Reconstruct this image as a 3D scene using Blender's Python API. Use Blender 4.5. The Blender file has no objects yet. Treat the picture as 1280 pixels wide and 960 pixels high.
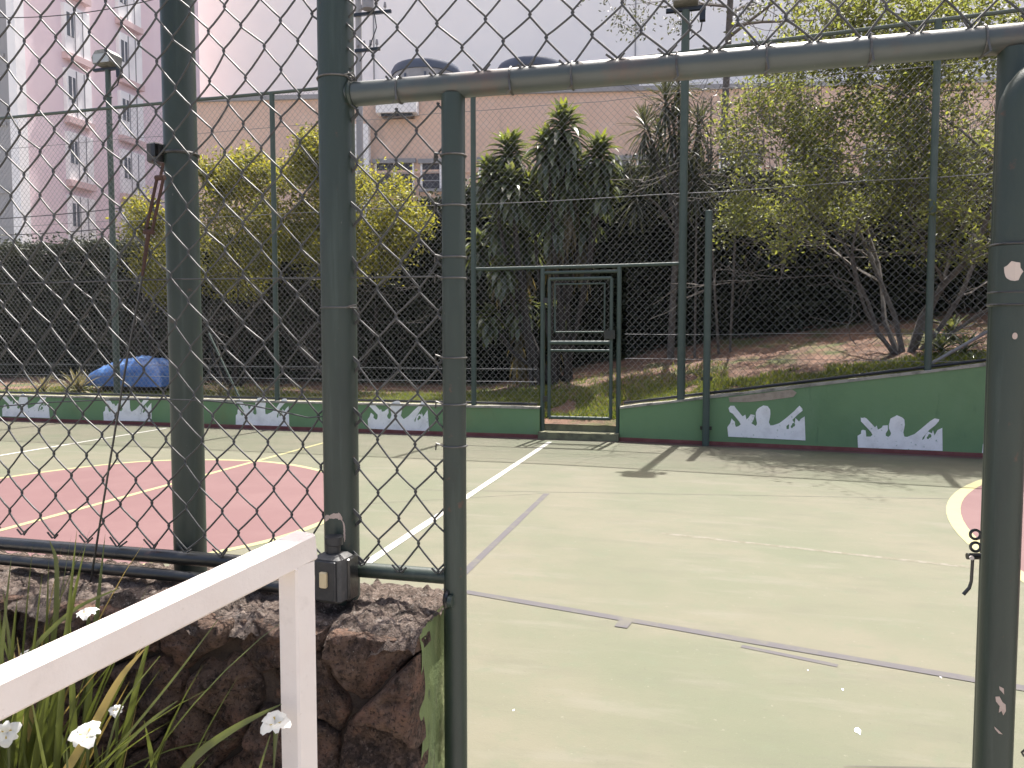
import bpy, math, random
import numpy as np
from mathutils import Vector, Matrix, noise

# ------------------------------------------------------------------ camera, sky, sun, exposure
scene = bpy.context.scene
COL = scene.collection
YAW, PITCH, FPX = math.radians(14.0), math.atan(55 / 960), 960.0
EYE = 1.5
cam_d = bpy.data.cameras.new('camera')
cam = bpy.data.objects.new('camera', cam_d)
COL.objects.link(cam)
cam.location = (0, 0, EYE)
cam.rotation_euler = (math.pi / 2 - PITCH, 0, YAW)
cam_d.sensor_width = 36
cam_d.lens = 27
cam_d.clip_start = 0.05
cam_d.clip_end = 2000
scene.camera = cam

SUN_AZ, SUN_EL = math.radians(7.5), math.radians(66)
world = bpy.data.worlds.new('World')
scene.world = world
world.use_nodes = True
wn = world.node_tree
sky = wn.nodes.new('ShaderNodeTexSky')
sky.sky_type = 'NISHITA'
sky.sun_disc = False
sky.sun_elevation = SUN_EL
sky.sun_rotation = SUN_AZ
sky.dust_density = 6.0
sky.air_density = 0.7
sky.ozone_density = 0.3
wn.links.new(sky.outputs[0], wn.nodes['Background'].inputs[0])
wn.nodes['Background'].inputs[1].default_value = 0.15
sun_d = bpy.data.lights.new('sun', 'SUN')
sun_d.energy = 4.8
sun_d.angle = math.radians(0.53)
sun_d.color = (1.0, 0.96, 0.91)
sun = bpy.data.objects.new('sun', sun_d)
COL.objects.link(sun)
S = Vector((math.sin(SUN_AZ) * math.cos(SUN_EL), math.cos(SUN_AZ) * math.cos(SUN_EL), math.sin(SUN_EL)))
sun.rotation_euler = S.to_track_quat('Z', 'Y').to_euler()
sun.location = (0, 0, 20)
scene.view_settings.view_transform = 'Standard'
scene.view_settings.look = 'None'
scene.view_settings.gamma = 1
scene.view_settings.exposure = 1.32
scene.render.engine = 'CYCLES'
scene.cycles.max_bounces = 6
scene.cycles.transparent_max_bounces = 8

# ------------------------------------------------------------------ measuring helpers (photo pixel -> place)
_fw = Vector((-math.sin(YAW) * math.cos(PITCH), math.cos(YAW) * math.cos(PITCH), -math.sin(PITCH)))
_rt = Vector((math.cos(YAW), math.sin(YAW), 0))
_up = _rt.cross(_fw)
def ray(x, y): return _fw + _rt * ((x - 640) / FPX) + _up * ((480 - y) / FPX)
def on_z(x, y, z=0.0):
    r = ray(x, y); return Vector((0, 0, EYE)) + r * ((z - EYE) / r.z)
def on_y(x, y, Y):
    r = ray(x, y); return Vector((0, 0, EYE)) + r * (Y / r.y)
def on_x(x, y, X):
    r = ray(x, y); return Vector((0, 0, EYE)) + r * (X / r.x)

# ------------------------------------------------------------------ materials
def rgb(c): return (c[0], c[1], c[2], 1)
MATS = {}
FADED = ('court_paint', 'red_paint', 'yellow_paint', 'white_line_paint', 'grey_line_paint', 'seam', 'scuff')   # dull weathered court paints
def mat(name, base, layers=(), rough=0.7, bump=None, metallic=0.0, spec=0.4, pscale=1.0):
    """layers: (colour, scale, low, high, strength[, (sx, sy, sz)]) noise-masked colours laid over the base"""
    if name in FADED:
        base = [c * .70 for c in base]; layers = [([c * .70 for c in ly[0]],) + tuple(ly[1:]) for ly in layers]
    m = bpy.data.materials.new(name); m.use_nodes = True
    nt = m.node_tree; N, L = nt.nodes, nt.links
    b = N['Principled BSDF']
    b.inputs['Roughness'].default_value = rough
    b.inputs['Metallic'].default_value = metallic
    b.inputs['Specular IOR Level'].default_value = spec
    geo = N.new('ShaderNodeNewGeometry')
    cur = None
    for i, ly in enumerate(layers):
        col, sc, lo, hi, st = ly[:5]
        mp = N.new('ShaderNodeMapping'); L.new(geo.outputs['Position'], mp.inputs[0])
        mp.inputs['Location'].default_value = (i * 3.7, i * 1.3, i * 5.1)
        if len(ly) > 5: mp.inputs['Scale'].default_value = ly[5]
        nz = N.new('ShaderNodeTexNoise'); nz.inputs['Scale'].default_value = sc
        nz.inputs['Detail'].default_value = 6; nz.inputs['Roughness'].default_value = 0.62
        L.new(mp.outputs[0], nz.inputs['Vector'])
        mr = N.new('ShaderNodeMapRange'); mr.inputs[1].default_value = lo; mr.inputs[2].default_value = hi
        mr.inputs[4].default_value = st
        L.new(nz.outputs[0], mr.inputs[0])
        mx = N.new('ShaderNodeMix'); mx.data_type = 'RGBA'
        L.new(mr.outputs[0], mx.inputs[0])
        if cur is None: mx.inputs[6].default_value = rgb(base)
        else: L.new(cur, mx.inputs[6])
        mx.inputs[7].default_value = rgb(col)
        cur = mx.outputs[2]
    if cur is None: b.inputs['Base Color'].default_value = rgb(base)
    else: L.new(cur, b.inputs['Base Color'])
    if bump:
        last = None
        for sc, st, dist in bump:
            nz = N.new('ShaderNodeTexNoise'); nz.inputs['Scale'].default_value = sc
            nz.inputs['Detail'].default_value = 8; nz.inputs['Roughness'].default_value = 0.65
            L.new(geo.outputs['Position'], nz.inputs['Vector'])
            bp = N.new('ShaderNodeBump'); bp.inputs['Strength'].default_value = st; bp.inputs['Distance'].default_value = dist
            L.new(nz.outputs[0], bp.inputs['Height'])
            if last: L.new(last, bp.inputs['Normal'])
            last = bp.outputs[0]
        L.new(last, b.inputs['Normal'])
    MATS[name] = m
    return m

def leaf_mat(name, cols, transl=0.45, rough=0.5, tcol=None):
    """cols: list of leaf colours picked per leaf; light passes through"""
    m = bpy.data.materials.new(name); m.use_nodes = True
    nt = m.node_tree; N, L = nt.nodes, nt.links
    b = N['Principled BSDF']; b.inputs['Roughness'].default_value = rough
    geo = N.new('ShaderNodeNewGeometry')
    cr = N.new('ShaderNodeValToRGB')
    el = cr.color_ramp.elements
    while len(el) < len(cols): el.new(0.5)
    for i, c in enumerate(cols):
        el[i].position = i / max(1, len(cols) - 1); el[i].color = rgb(c)
    L.new(geo.outputs['Random Per Island'], cr.inputs[0])
    L.new(cr.outputs[0], b.inputs['Base Color'])
    tr = N.new('ShaderNodeBsdfTranslucent')
    mul = N.new('ShaderNodeMix'); mul.data_type = 'RGBA'; mul.blend_type = 'MULTIPLY'; mul.inputs[0].default_value = 1
    L.new(cr.outputs[0], mul.inputs[6]); mul.inputs[7].default_value = rgb(tcol or (1.6, 1.5, 0.7))
    L.new(mul.outputs[2], tr.inputs[0])
    mx = N.new('ShaderNodeMixShader'); mx.inputs[0].default_value = transl
    L.new(b.outputs[0], mx.inputs[1]); L.new(tr.outputs[0], mx.inputs[2])
    L.new(mx.outputs[0], N['Material Output'].inputs[0])
    MATS[name] = m
    return m

# court paints
mat('court_paint', (0.128, 0.126, 0.080), [((0.104, 0.115, 0.066), 0.5, 0.40, 0.60, 0.9), ((0.146, 0.135, 0.09), 0.9, 0.47, 0.64, 0.85),
     ((0.098, 0.098, 0.064), 3.6, 0.52, 0.72, 0.55, (0.5, 1.4, 1)), ((0.16, 0.15, 0.11), 3.0, 0.54, 0.68, 0.6, (.4, 1.6, 1)), ((0.11, 0.125, 0.075), 9, 0.55, 0.68, 0.5), ((0.22, 0.205, 0.16), 26, 0.65, 0.74, 0.8), ((0.075, 0.074, 0.052), 38, 0.64, 0.76, 0.6), ((0.18, 0.17, 0.13), 130, 0.6, 0.72, 0.5)],
    rough=0.75, bump=[(14, 0.15, 0.01), (90, 0.35, 0.004), (500, 0.35, 0.0015)])
mat('red_paint', (0.145, 0.070, 0.070), [((0.17, 0.090, 0.088), 1.5, 0.45, 0.7, 0.8), ((0.14, 0.07, 0.066), 7, 0.55, 0.8, 0.6)], rough=0.75, bump=[(90, 0.2, 0.003)])
mat('yellow_paint', (0.36, 0.335, 0.16), [((0.25, 0.235, 0.13), 9, 0.5, 0.75, 0.7)], rough=0.7)
mat('white_line_paint', (0.50, 0.49, 0.45), [((0.3, 0.285, 0.22), 10, 0.55, 0.75, 0.6)], rough=0.7)
mat('grey_line_paint', (0.078, 0.072, 0.078), [((0.12, 0.115, 0.08), 6, 0.5, 0.7, 0.8)], rough=0.75)
mat('seam', (0.085, 0.08, 0.065), [((0.15, 0.14, 0.10), 5, 0.5, 0.7, 0.9)], rough=0.85)
mat('scuff', (0.19, 0.178, 0.14), [((0.136, 0.127, 0.083), 14, 0.42, 0.56, 1.0)], rough=0.8)
mat('kerb_red', (0.16, 0.05, 0.045), [((0.24, 0.1, 0.085), 4, 0.45, 0.7, 0.8)], rough=0.8)
mat('wall_green', (0.15, 0.25, 0.118), [((0.12, 0.205, 0.098), 1.3, 0.45, 0.7, 0.8), ((0.17, 0.265, 0.145), 2.6, 0.5, 0.75, 0.6, (1, 1, .4)), ((0.2, 0.2, 0.08), 0.7, 0.6, 0.75, 0.5), ((0.05, 0.09, 0.05), 9, 0.62, 0.8, 0.5, (1, 1, .2))], rough=0.75, bump=[(30, 0.25, 0.01)])
mat('stencil_white', (0.84, 0.82, 0.79), [((0.62, 0.60, 0.57), 5, 0.48, 0.7, 0.7), ((0.2, 0.3, 0.19), 22, 0.62, 0.70, 0.85)], rough=0.8)
mat('bare_plaster', (0.36, 0.30, 0.23), [((0.25, 0.2, 0.15), 12, 0.45, 0.7, 0.8)], rough=0.9, bump=[(60, 0.5, 0.01)])
mat('coping_concrete', (0.33, 0.31, 0.26), [((0.14, 0.135, 0.11), 6, 0.45, 0.65, 0.9), ((0.5, 0.48, 0.4), 11, 0.58, 0.75, 0.7)], rough=0.9, bump=[(40, 0.5, 0.015)])
mat('step_concrete', (0.17, 0.165, 0.10), [((0.09, 0.088, 0.06), 6, 0.45, 0.65, 0.9)], rough=0.9, bump=[(40, 0.5, 0.01)])
# steel
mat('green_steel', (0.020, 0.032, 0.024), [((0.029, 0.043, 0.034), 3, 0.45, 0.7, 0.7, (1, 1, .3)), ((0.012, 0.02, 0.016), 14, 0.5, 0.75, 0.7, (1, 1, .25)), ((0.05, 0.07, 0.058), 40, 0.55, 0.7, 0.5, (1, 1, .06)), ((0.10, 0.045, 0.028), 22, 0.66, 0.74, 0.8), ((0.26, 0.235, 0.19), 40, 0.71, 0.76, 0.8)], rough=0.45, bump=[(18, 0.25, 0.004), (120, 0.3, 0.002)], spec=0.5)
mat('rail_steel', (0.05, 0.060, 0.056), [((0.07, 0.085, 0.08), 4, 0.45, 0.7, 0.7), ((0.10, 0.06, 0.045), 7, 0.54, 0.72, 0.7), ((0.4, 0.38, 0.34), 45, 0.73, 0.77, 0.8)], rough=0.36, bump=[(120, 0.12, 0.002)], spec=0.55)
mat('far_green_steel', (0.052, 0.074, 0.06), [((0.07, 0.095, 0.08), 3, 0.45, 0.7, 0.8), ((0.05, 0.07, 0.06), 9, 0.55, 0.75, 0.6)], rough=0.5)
mat('dark_steel', (0.010, 0.011, 0.011), [((0.022, 0.022, 0.02), 8, 0.5, 0.72, 0.8), ((0.09, 0.045, 0.03), 20, 0.62, 0.75, 0.7)], rough=0.28, bump=[(80, 0.4, 0.003)], spec=0.6)
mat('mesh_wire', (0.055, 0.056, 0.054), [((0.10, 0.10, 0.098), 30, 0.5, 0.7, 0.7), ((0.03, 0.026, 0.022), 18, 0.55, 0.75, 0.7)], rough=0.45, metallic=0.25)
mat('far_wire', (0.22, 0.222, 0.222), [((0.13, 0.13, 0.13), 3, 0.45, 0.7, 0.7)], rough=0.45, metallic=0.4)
mat('tie_wire', (0.10, 0.10, 0.095), [((0.05, 0.035, 0.03), 40, 0.5, 0.7, 0.8)], rough=0.45, metallic=0.5)
mat('rust', (0.055, 0.028, 0.020), [((0.03, 0.02, 0.017), 60, 0.45, 0.7, 0.9), ((0.10, 0.045, 0.028), 110, 0.55, 0.75, 0.7)], rough=0.85, bump=[(300, 0.4, 0.002)])
mat('black_plastic', (0.022, 0.023, 0.025), [((0.05, 0.05, 0.05), 60, 0.5, 0.75, 0.6)], rough=0.45)
mat('box_grey', (0.06, 0.06, 0.058), [((0.12, 0.115, 0.105), 50, 0.5, 0.75, 0.7), ((0.02, 0.02, 0.02), 25, 0.55, 0.75, 0.7)], rough=0.6, bump=[(200, 0.2, 0.002)])
mat('switch_cream', (0.55, 0.45, 0.27), rough=0.45)
mat('white_enamel', (0.70, 0.635, 0.58), [((0.64, 0.56, 0.50), 5, 0.45, 0.7, 0.7), ((0.46, 0.37, 0.30), 60, 0.66, 0.74, 0.7), ((0.52, 0.46, 0.41), 14, 0.6, 0.74, 0.55), ((0.3, 0.17, 0.11), 120, 0.73, 0.77, 0.8)], rough=0.45, bump=[(25, 0.2, 0.004), (110, 0.25, 0.002)])
mat('sticker', (0.42, 0.33, 0.28), [((0.3, 0.22, 0.18), 60, 0.5, 0.7, 0.5)], rough=0.7)
mat('bare_chip', (0.5, 0.42, 0.36), rough=0.8)
mat('lamp_housing', (0.18, 0.185, 0.17), [((0.33, 0.33, 0.3), 9, 0.45, 0.65, 0.7)], rough=0.55)
mat('lamp_glass', (0.38, 0.4, 0.4), rough=0.12)
# stone
mat('stone_brown', (0.22, 0.145, 0.105), [((0.060, 0.044, 0.037), 7, 0.42, 0.58, 0.9), ((0.29, 0.165, 0.115), 11, 0.50, 0.66, 0.85), ((0.030, 0.024, 0.021), 24, 0.52, 0.66, 0.85), ((0.21, 0.15, 0.12), 70, 0.5, 0.64, 0.8), ((0.035, 0.028, 0.025), 130, 0.52, 0.64, 0.85), ((0.40, 0.36, 0.31), 190, 0.64, 0.72, 0.9)], rough=0.95, bump=[(22, 1.0, 0.05), (70, 1.0, 0.025), (220, 1.0, 0.009)], spec=0.2)
mat('stone_core', (0.06, 0.046, 0.038), [((0.10, 0.075, 0.06), 20, 0.45, 0.7, 0.8)], rough=0.95, bump=[(50, 0.8, 0.02)], spec=0.1)
mat('cap_mortar', (0.20, 0.155, 0.128), [((0.31, 0.25, 0.21), 20, 0.48, 0.62, 0.9), ((0.045, 0.037, 0.032), 14, 0.52, 0.62, 0.9), ((0.10, 0.075, 0.062), 48, 0.48, 0.60, 0.85), ((0.38, 0.34, 0.30), 85, 0.58, 0.68, 0.85), ((0.03, 0.025, 0.022), 150, 0.54, 0.64, 0.9), ((0.42, 0.38, 0.33), 230, 0.6, 0.7, 0.8)], rough=0.95, bump=[(30, 1.0, 0.04), (100, 1.0, 0.02), (260, 1.0, 0.008)], spec=0.2)
mat('flaking_green', (0.15, 0.19, 0.072), [((0.10, 0.135, 0.055), 12, 0.45, 0.65, 0.8, (1, 1, .25)), ((0.27, 0.29, 0.14), 20, 0.55, 0.7, 0.8, (1, 1, .3)), ((0.05, 0.05, 0.035), 30, 0.6, 0.7, 0.9, (1, 1, .3))], rough=0.85, bump=[(60, 0.5, 0.008)])
# ground
mat('ground_earth', (0.30, 0.275, 0.24), [((0.22, 0.2, 0.175), 0.8, 0.45, 0.65, 0.8)], rough=0.95, bump=[(12, 0.5, 0.05)])
mat('paving', (0.30, 0.28, 0.25), [((0.2, 0.185, 0.165), 2.5, 0.45, 0.7, 0.8)], rough=0.9, bump=[(60, 0.4, 0.006)])
mat('bed_soil', (0.06, 0.043, 0.033), [((0.1, 0.075, 0.055), 20, 0.45, 0.7, 0.8)], rough=1.0, bump=[(40, 0.8, 0.03)])
mat('red_soil', (0.135, 0.078, 0.055), [((0.08, 0.052, 0.038), 1.8, 0.42, 0.6, 0.8), ((0.2, 0.115, 0.075), 5, 0.52, 0.7, 0.8), ((0.06, 0.05, 0.03), 13, 0.58, 0.72, 0.8), ((0.07, 0.085, 0.03), 1.1, 0.5, 0.6, 0.85)], rough=1.0, bump=[(14, 0.7, 0.05)])
# buildings
mat('pink_render', (0.76, 0.63, 0.655), [((0.70, 0.57, 0.60), 0.25, 0.45, 0.7, 0.8), ((0.6, 0.5, 0.52), 0.5, 0.6, 0.74, 0.6, (1, 1, .12)), ((0.8, 0.69, 0.71), 0.8, 0.5, 0.75, 0.5, (1, 1, .2))], rough=0.9)
mat('pale_render', (0.88, 0.86, 0.83), [((0.83, 0.81, 0.79), 0.12, 0.45, 0.7, 0.7), ((0.5, 0.5, 0.53), 0.30, 0.61, 0.72, 0.5, (1, 1, .22)), ((0.85, 0.84, 0.83), 0.6, 0.5, 0.75, 0.5)], rough=0.9)
mat('peach_render', (0.68, 0.49, 0.385), [((0.6, 0.43, 0.34), 0.3, 0.45, 0.7, 0.8), ((0.42, 0.33, 0.28), 0.9, 0.56, 0.72, 0.8, (1, 1, .12)), ((0.72, 0.56, 0.47), 1.4, 0.55, 0.7, 0.6)], rough=0.9)
mat('grey_concrete', (0.32, 0.32, 0.325), [((0.25, 0.25, 0.26), 0.5, 0.45, 0.7, 0.8, (1, 1, .2))], rough=0.9)
mat('white_trim', (0.82, 0.81, 0.80), [((0.6, 0.59, 0.6), 0.8, 0.5, 0.75, 0.6)], rough=0.7)
mat('panel_underside', (0.62, 0.47, 0.46), rough=0.8)
mat('window_glass', (0.10, 0.115, 0.135), rough=0.12, spec=0.6)
mat('window_dark', (0.05, 0.048, 0.055), [((0.1, 0.1, 0.11), 1.2, 0.5, 0.7, 0.8)], rough=0.3)
mat('tank_blue', (0.07, 0.085, 0.12), [((0.06, 0.07, 0.09), 0.8, 0.45, 0.7, 0.8)], rough=0.6)
mat('tank_grey', (0.26, 0.26, 0.27), [((0.15, 0.15, 0.16), 1.3, 0.45, 0.7, 0.8)], rough=0.7)
mat('cable', (0.03, 0.03, 0.032), rough=0.6)
mat('tarp_blue', (0.045, 0.125, 0.33), [((0.12, 0.25, 0.48), 4, 0.48, 0.66, 0.8), ((0.02, 0.05, 0.17), 7, 0.55, 0.7, 0.8)], rough=0.35, bump=[(6, 0.6, 0.06), (22, 0.5, 0.02)])
# plants
mat('bark', (0.12, 0.107, 0.095), [((0.055, 0.048, 0.042), 9, 0.45, 0.65, 0.8), ((0.17, 0.155, 0.135), 14, 0.55, 0.75, 0.7)], rough=0.95, bump=[(40, 0.6, 0.02)])
mat('dark_bark', (0.05, 0.044, 0.038), [((0.03, 0.027, 0.024), 9, 0.45, 0.65, 0.8)], rough=0.95, bump=[(40, 0.6, 0.02)])
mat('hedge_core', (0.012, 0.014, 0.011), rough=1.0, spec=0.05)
leaf_mat('hedge_leaf', [(0.028, 0.036, 0.025), (0.042, 0.053, 0.034), (0.035, 0.044, 0.033), (0.06, 0.068, 0.042)], 0.15, 0.6)
leaf_mat('yellow_leaf', [(0.18, 0.19, 0.04), (0.085, 0.10, 0.035), (0.20, 0.195, 0.038), (0.11, 0.12, 0.035), (0.22, 0.21, 0.05), (0.08, 0.09, 0.04)], 0.55, 0.5, (1.9, 1.75, 0.8))
leaf_mat('tree_leaf', [(0.105, 0.125, 0.05), (0.155, 0.175, 0.05), (0.08, 0.092, 0.05), (0.105, 0.112, 0.06), (0.185, 0.20, 0.05), (0.09, 0.096, 0.06)], 0.55, 0.5, (1.75, 1.7, 0.9))
leaf_mat('dark_leaf', [(0.045, 0.056, 0.044), (0.07, 0.08, 0.055), (0.055, 0.06, 0.052)], 0.3, 0.5)
leaf_mat('strap_leaf', [(0.085, 0.11, 0.065), (0.115, 0.14, 0.08), (0.06, 0.08, 0.055), (0.14, 0.16, 0.085)], 0.3, 0.25)
leaf_mat('strap_young', [(0.085, 0.115, 0.03), (0.13, 0.15, 0.035)], 0.5, 0.35)
leaf_mat('strap_dry', [(0.14, 0.115, 0.065), (0.09, 0.08, 0.05)], 0.3, 0.7)
leaf_mat('iris_leaf', [(0.085, 0.115, 0.03), (0.13, 0.155, 0.04), (0.06, 0.085, 0.028), (0.18, 0.185, 0.06), (0.10, 0.125, 0.035)], 0.35, 0.35, (1.3, 1.3, 0.7))
leaf_mat('iris_dry', [(0.3, 0.22, 0.06), (0.34, 0.28, 0.12)], 0.3, 0.6, (1.2, 1.1, 0.8))
leaf_mat('petal', [(0.74, 0.74, 0.68), (0.8, 0.79, 0.74)], 0.4, 0.5, (1, 1, .9))
leaf_mat('petal_mark', [(0.55, 0.42, 0.06), (0.5, 0.36, 0.05)], 0.3, 0.5, (1, 1, .9))
leaf_mat('grass_blade', [(0.10, 0.14, 0.03), (0.15, 0.17, 0.04), (0.07, 0.11, 0.03), (0.19, 0.18, 0.07)], 0.4, 0.55)
leaf_mat('dry_grass', [(0.18, 0.16, 0.09), (0.12, 0.12, 0.06), (0.24, 0.21, 0.13)], 0.35, 0.7, (1.2, 1.1, 0.9))

# ------------------------------------------------------------------ mesh building
class MB:
    def __init__(s): s.v = []; s.f = []
    def add(s, vs, fs):
        o = len(s.v); s.v.extend([tuple(v) for v in vs]); s.f.extend([tuple(i + o for i in f) for f in fs]); return s
    def box(s, c, d, rz=0.0, bev=0.0):
        cx, cy, cz = c; x, y, z = d[0] / 2, d[1] / 2, d[2] / 2
        ca, sa = math.cos(rz), math.sin(rz)
        if bev <= 0:
            pts = [(-x, -y, -z), (x, -y, -z), (x, y, -z), (-x, y, -z), (-x, -y, z), (x, -y, z), (x, y, z), (-x, y, z)]
            fs = [(0, 3, 2, 1), (4, 5, 6, 7), (0, 1, 5, 4), (1, 2, 6, 5), (2, 3, 7, 6), (3, 0, 4, 7)]
        else:
            b = bev; pts = []
            def ring(zz, k):
                X, Y = x - k, y - k; q = b if k == 0 else b
                return [(-X + q, -Y, zz), (X - q, -Y, zz), (X, -Y + q, zz), (X, Y - q, zz), (X - q, Y, zz), (-X + q, Y, zz), (-X, Y - q, zz), (-X, -Y + q, zz)]
            rs = [ring(-z, b), ring(-z + b, 0), ring(z - b, 0), ring(z, b)]
            for r in rs: pts += r
            fs = [tuple(range(7, -1, -1)), tuple(range(24, 32))]
            for k in range(3):
                for i in range(8):
                    j = (i + 1) % 8; fs.append((k * 8 + i, k * 8 + j, k * 8 + 8 + j, k * 8 + 8 + i))
        return s.add([(cx + px * ca - py * sa, cy + px * sa + py * ca, cz + pz) for px, py, pz in pts], fs)
    def tube(s, path, r, n=8, cap=True):
        P = [Vector(p) for p in path]; m = len(P)
        R = r if isinstance(r, (list, tuple)) else [r] * m
        t0 = (P[1] - P[0]).normalized()
        ref = Vector((0, 0, 1)) if abs(t0.z) < 0.9 else Vector((1, 0, 0))
        a = t0.cross(ref).normalized(); vs = []; fs = []
        for i in range(m):
            t = (P[min(i + 1, m - 1)] - P[max(i - 1, 0)]).normalized()
            a = (a - t * a.dot(t))
            a = a.normalized() if a.length > 1e-6 else t.orthogonal().normalized()
            b = t.cross(a)
            for k in range(n):
                an = 2 * math.pi * k / n
                vs.append(P[i] + (a * math.cos(an) + b * math.sin(an)) * R[i])
        for i in range(m - 1):
            for k in range(n):
                k2 = (k + 1) % n; fs.append((i * n + k, i * n + k2, (i + 1) * n + k2, (i + 1) * n + k))
        if cap: fs.append(tuple(range(n - 1, -1, -1))); fs.append(tuple((m - 1) * n + k for k in range(n)))
        return s.add(vs, fs)
    def ring(s, c, R, r, axis='z', n=20, k=6, squash=1.0):
        pts = []
        for i in range(n + 1):
            a = 2 * math.pi * i / n; u, v = R * math.cos(a), R * math.sin(a) * squash
            pts.append({'z': (c[0] + u, c[1] + v, c[2]), 'x': (c[0], c[1] + u, c[2] + v), 'y': (c[0] + u, c[1], c[2] + v)}[axis])
        return s.tube(pts, r, k, cap=False)
    def prism(s, poly, fn, d):
        """poly 2-D outline -> fn(u, v, depth) 3-D; front at depth 0, back at depth d"""
        n = len(poly)
        vs = [fn(u, v, 0) for u, v in poly] + [fn(u, v, d) for u, v in poly]
        fs = [tuple(range(n)), tuple(range(2 * n - 1, n - 1, -1))]
        for i in range(n):
            j = (i + 1) % n; fs.append((i, i + n, j + n, j))
        return s.add(vs, fs)
    def build(s, name, m, parent=None, smooth=False, **tags):
        V = np.array(s.v, dtype=float)
        loc = Vector(((V[:, 0].min() + V[:, 0].max()) / 2, (V[:, 1].min() + V[:, 1].max()) / 2, V[:, 2].min()))
        me = bpy.data.meshes.new(name)
        me.from_pydata((V - np.array(loc)).tolist(), [], s.f)
        if smooth:
            me.polygons.foreach_set('use_smooth', [True] * len(me.polygons))
            try: me.set_sharp_from_angle(angle=math.radians(40))
            except Exception: pass
        me.materials.append(MATS[m])
        o = bpy.data.objects.new(name, me); COL.objects.link(o); o.location = loc
        put(o, parent); tag(o, **tags)
        return o

def put(o, parent):
    if parent is not None:
        o.parent = parent
        o.matrix_parent_inverse = Matrix.Translation(-WORLD[parent.name])
    WORLD[o.name] = Vector(o.location)
WORLD = {}
def tag(o, label=None, cat=None, group=None, kind=None):
    if label: o['label'] = label
    if cat: o['category'] = cat
    if group: o['group'] = group
    if kind: o['kind'] = kind
def thing(name, loc, label, cat, group=None):
    o = bpy.data.objects.new(name, None); COL.objects.link(o); o.location = loc
    o.empty_display_size = 0.1
    WORLD[o.name] = Vector(loc); tag(o, label, cat, group); return o

def np_mesh(name, V, F, m, parent=None, **tags):
    """V (n,3) array, F (k,q) array"""
    loc = Vector((float(V[:, 0].mean()), float(V[:, 1].mean()), float(V[:, 2].min())))
    V = V - np.array(loc); k, q = F.shape
    me = bpy.data.meshes.new(name)
    me.vertices.add(len(V)); me.vertices.foreach_set('co', V.astype(np.float32).ravel())
    me.loops.add(k * q); me.loops.foreach_set('vertex_index', F.astype(np.int32).ravel())
    me.polygons.add(k); me.polygons.foreach_set('loop_start', np.arange(0, k * q, q, dtype=np.int32))
    me.update(calc_edges=True); me.validate()
    me.materials.append(MATS[m])
    o = bpy.data.objects.new(name, me); COL.objects.link(o); o.location = loc
    put(o, parent); tag(o, **tags); return o

def leaves(rng, C, length, width, up=0.0, droop=0.0, axis=None):
    """rhombic folded leaves at centres C (n,3): returns V (6n,3), F (4n,3)... two quads per leaf"""
    n = len(C)
    d = rng.normal(size=(n, 3)); d[:, 2] = d[:, 2] * 0.7 + up
    if axis is not None: d += axis
    d /= np.linalg.norm(d, axis=1)[:, None]
    e = np.cross(d, rng.normal(size=(n, 3))); e /= np.linalg.norm(e, axis=1)[:, None]
    nn = np.cross(d, e)
    L = length * rng.uniform(.65, 1.3, n)[:, None]; W = width * rng.uniform(.7, 1.25, n)[:, None]
    v = np.empty((n, 4, 3))
    v[:, 0] = C - d * L / 2; v[:, 2] = C + d * L / 2 - nn * L * .12
    v[:, 1] = C + e * W / 2 + nn * W * .22; v[:, 3] = C - e * W / 2 + nn * W * .22
    b = np.arange(n)[:, None] * 4
    F = np.concatenate([b + np.array([[0, 1, 2]]), b + np.array([[0, 2, 3]])])
    return v.reshape(-1, 3), F

# ================================================================== THE SETTING
def sheet(name, pts, z, m, parent=None, **tags):
    mb = MB(); mb.add([(x, y, z) for x, y in pts], [tuple(range(len(pts)))])
    return mb.build(name, m, parent, **tags)

sheet('ground', [(-400, -400), (400, -400), (400, 400), (-400, 400)], -0.03, 'ground_earth', kind='structure')
sheet('path', [(-9, -12), (9, -12), (9, 1.75), (-9, 1.75)], -0.012, 'paving', kind='structure')
court = sheet('court_floor', [(-17, 1.55), (11, 1.55), (11, 11.9), (-17, 11.9)], 0.0, 'court_paint', kind='structure')

def disc(cx, cy, r, n=96): return [(cx + r * math.cos(2 * math.pi * i / n), cy + r * math.sin(2 * math.pi * i / n)) for i in range(n)]
def annulus(name, cx, cy, r0, r1, z, m, n=96):
    mb = MB(); vs = []; fs = []
    for i in range(n):
        a = 2 * math.pi * i / n
        vs += [(cx + r0 * math.cos(a), cy + r0 * math.sin(a), z), (cx + r1 * math.cos(a), cy + r1 * math.sin(a), z)]
    for i in range(n):
        j = (i + 1) % n; fs.append((2 * i, 2 * i + 1, 2 * j + 1, 2 * j))
    mb.add(vs, fs); return mb.build(name, m, court)
def line(name, x0, y0, x1, y1, w, z, m):
    d = Vector((x1 - x0, y1 - y0)).normalized(); p = Vector((-d.y, d.x)) * w / 2
    k = max(1, int(math.hypot(x1 - x0, y1 - y0) / 0.4)); mb = MB(); vs = []; fs = []
    for i in range(k + 1):
        t = i / k; x, y = x0 + (x1 - x0) * t, y0 + (y1 - y0) * t; q = 1 + 0.07 * math.sin(i * 2.3 + x0)
        vs += [(x + p.x * q, y + p.y * q, z), (x - p.x * q, y - p.y * q, z)]
    for i in range(k): fs.append((2 * i, 2 * i + 1, 2 * i + 3, 2 * i + 2))
    mb.add(vs, fs); return mb.build(name, m, court)
RC = (-5.30, 6.05)
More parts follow.
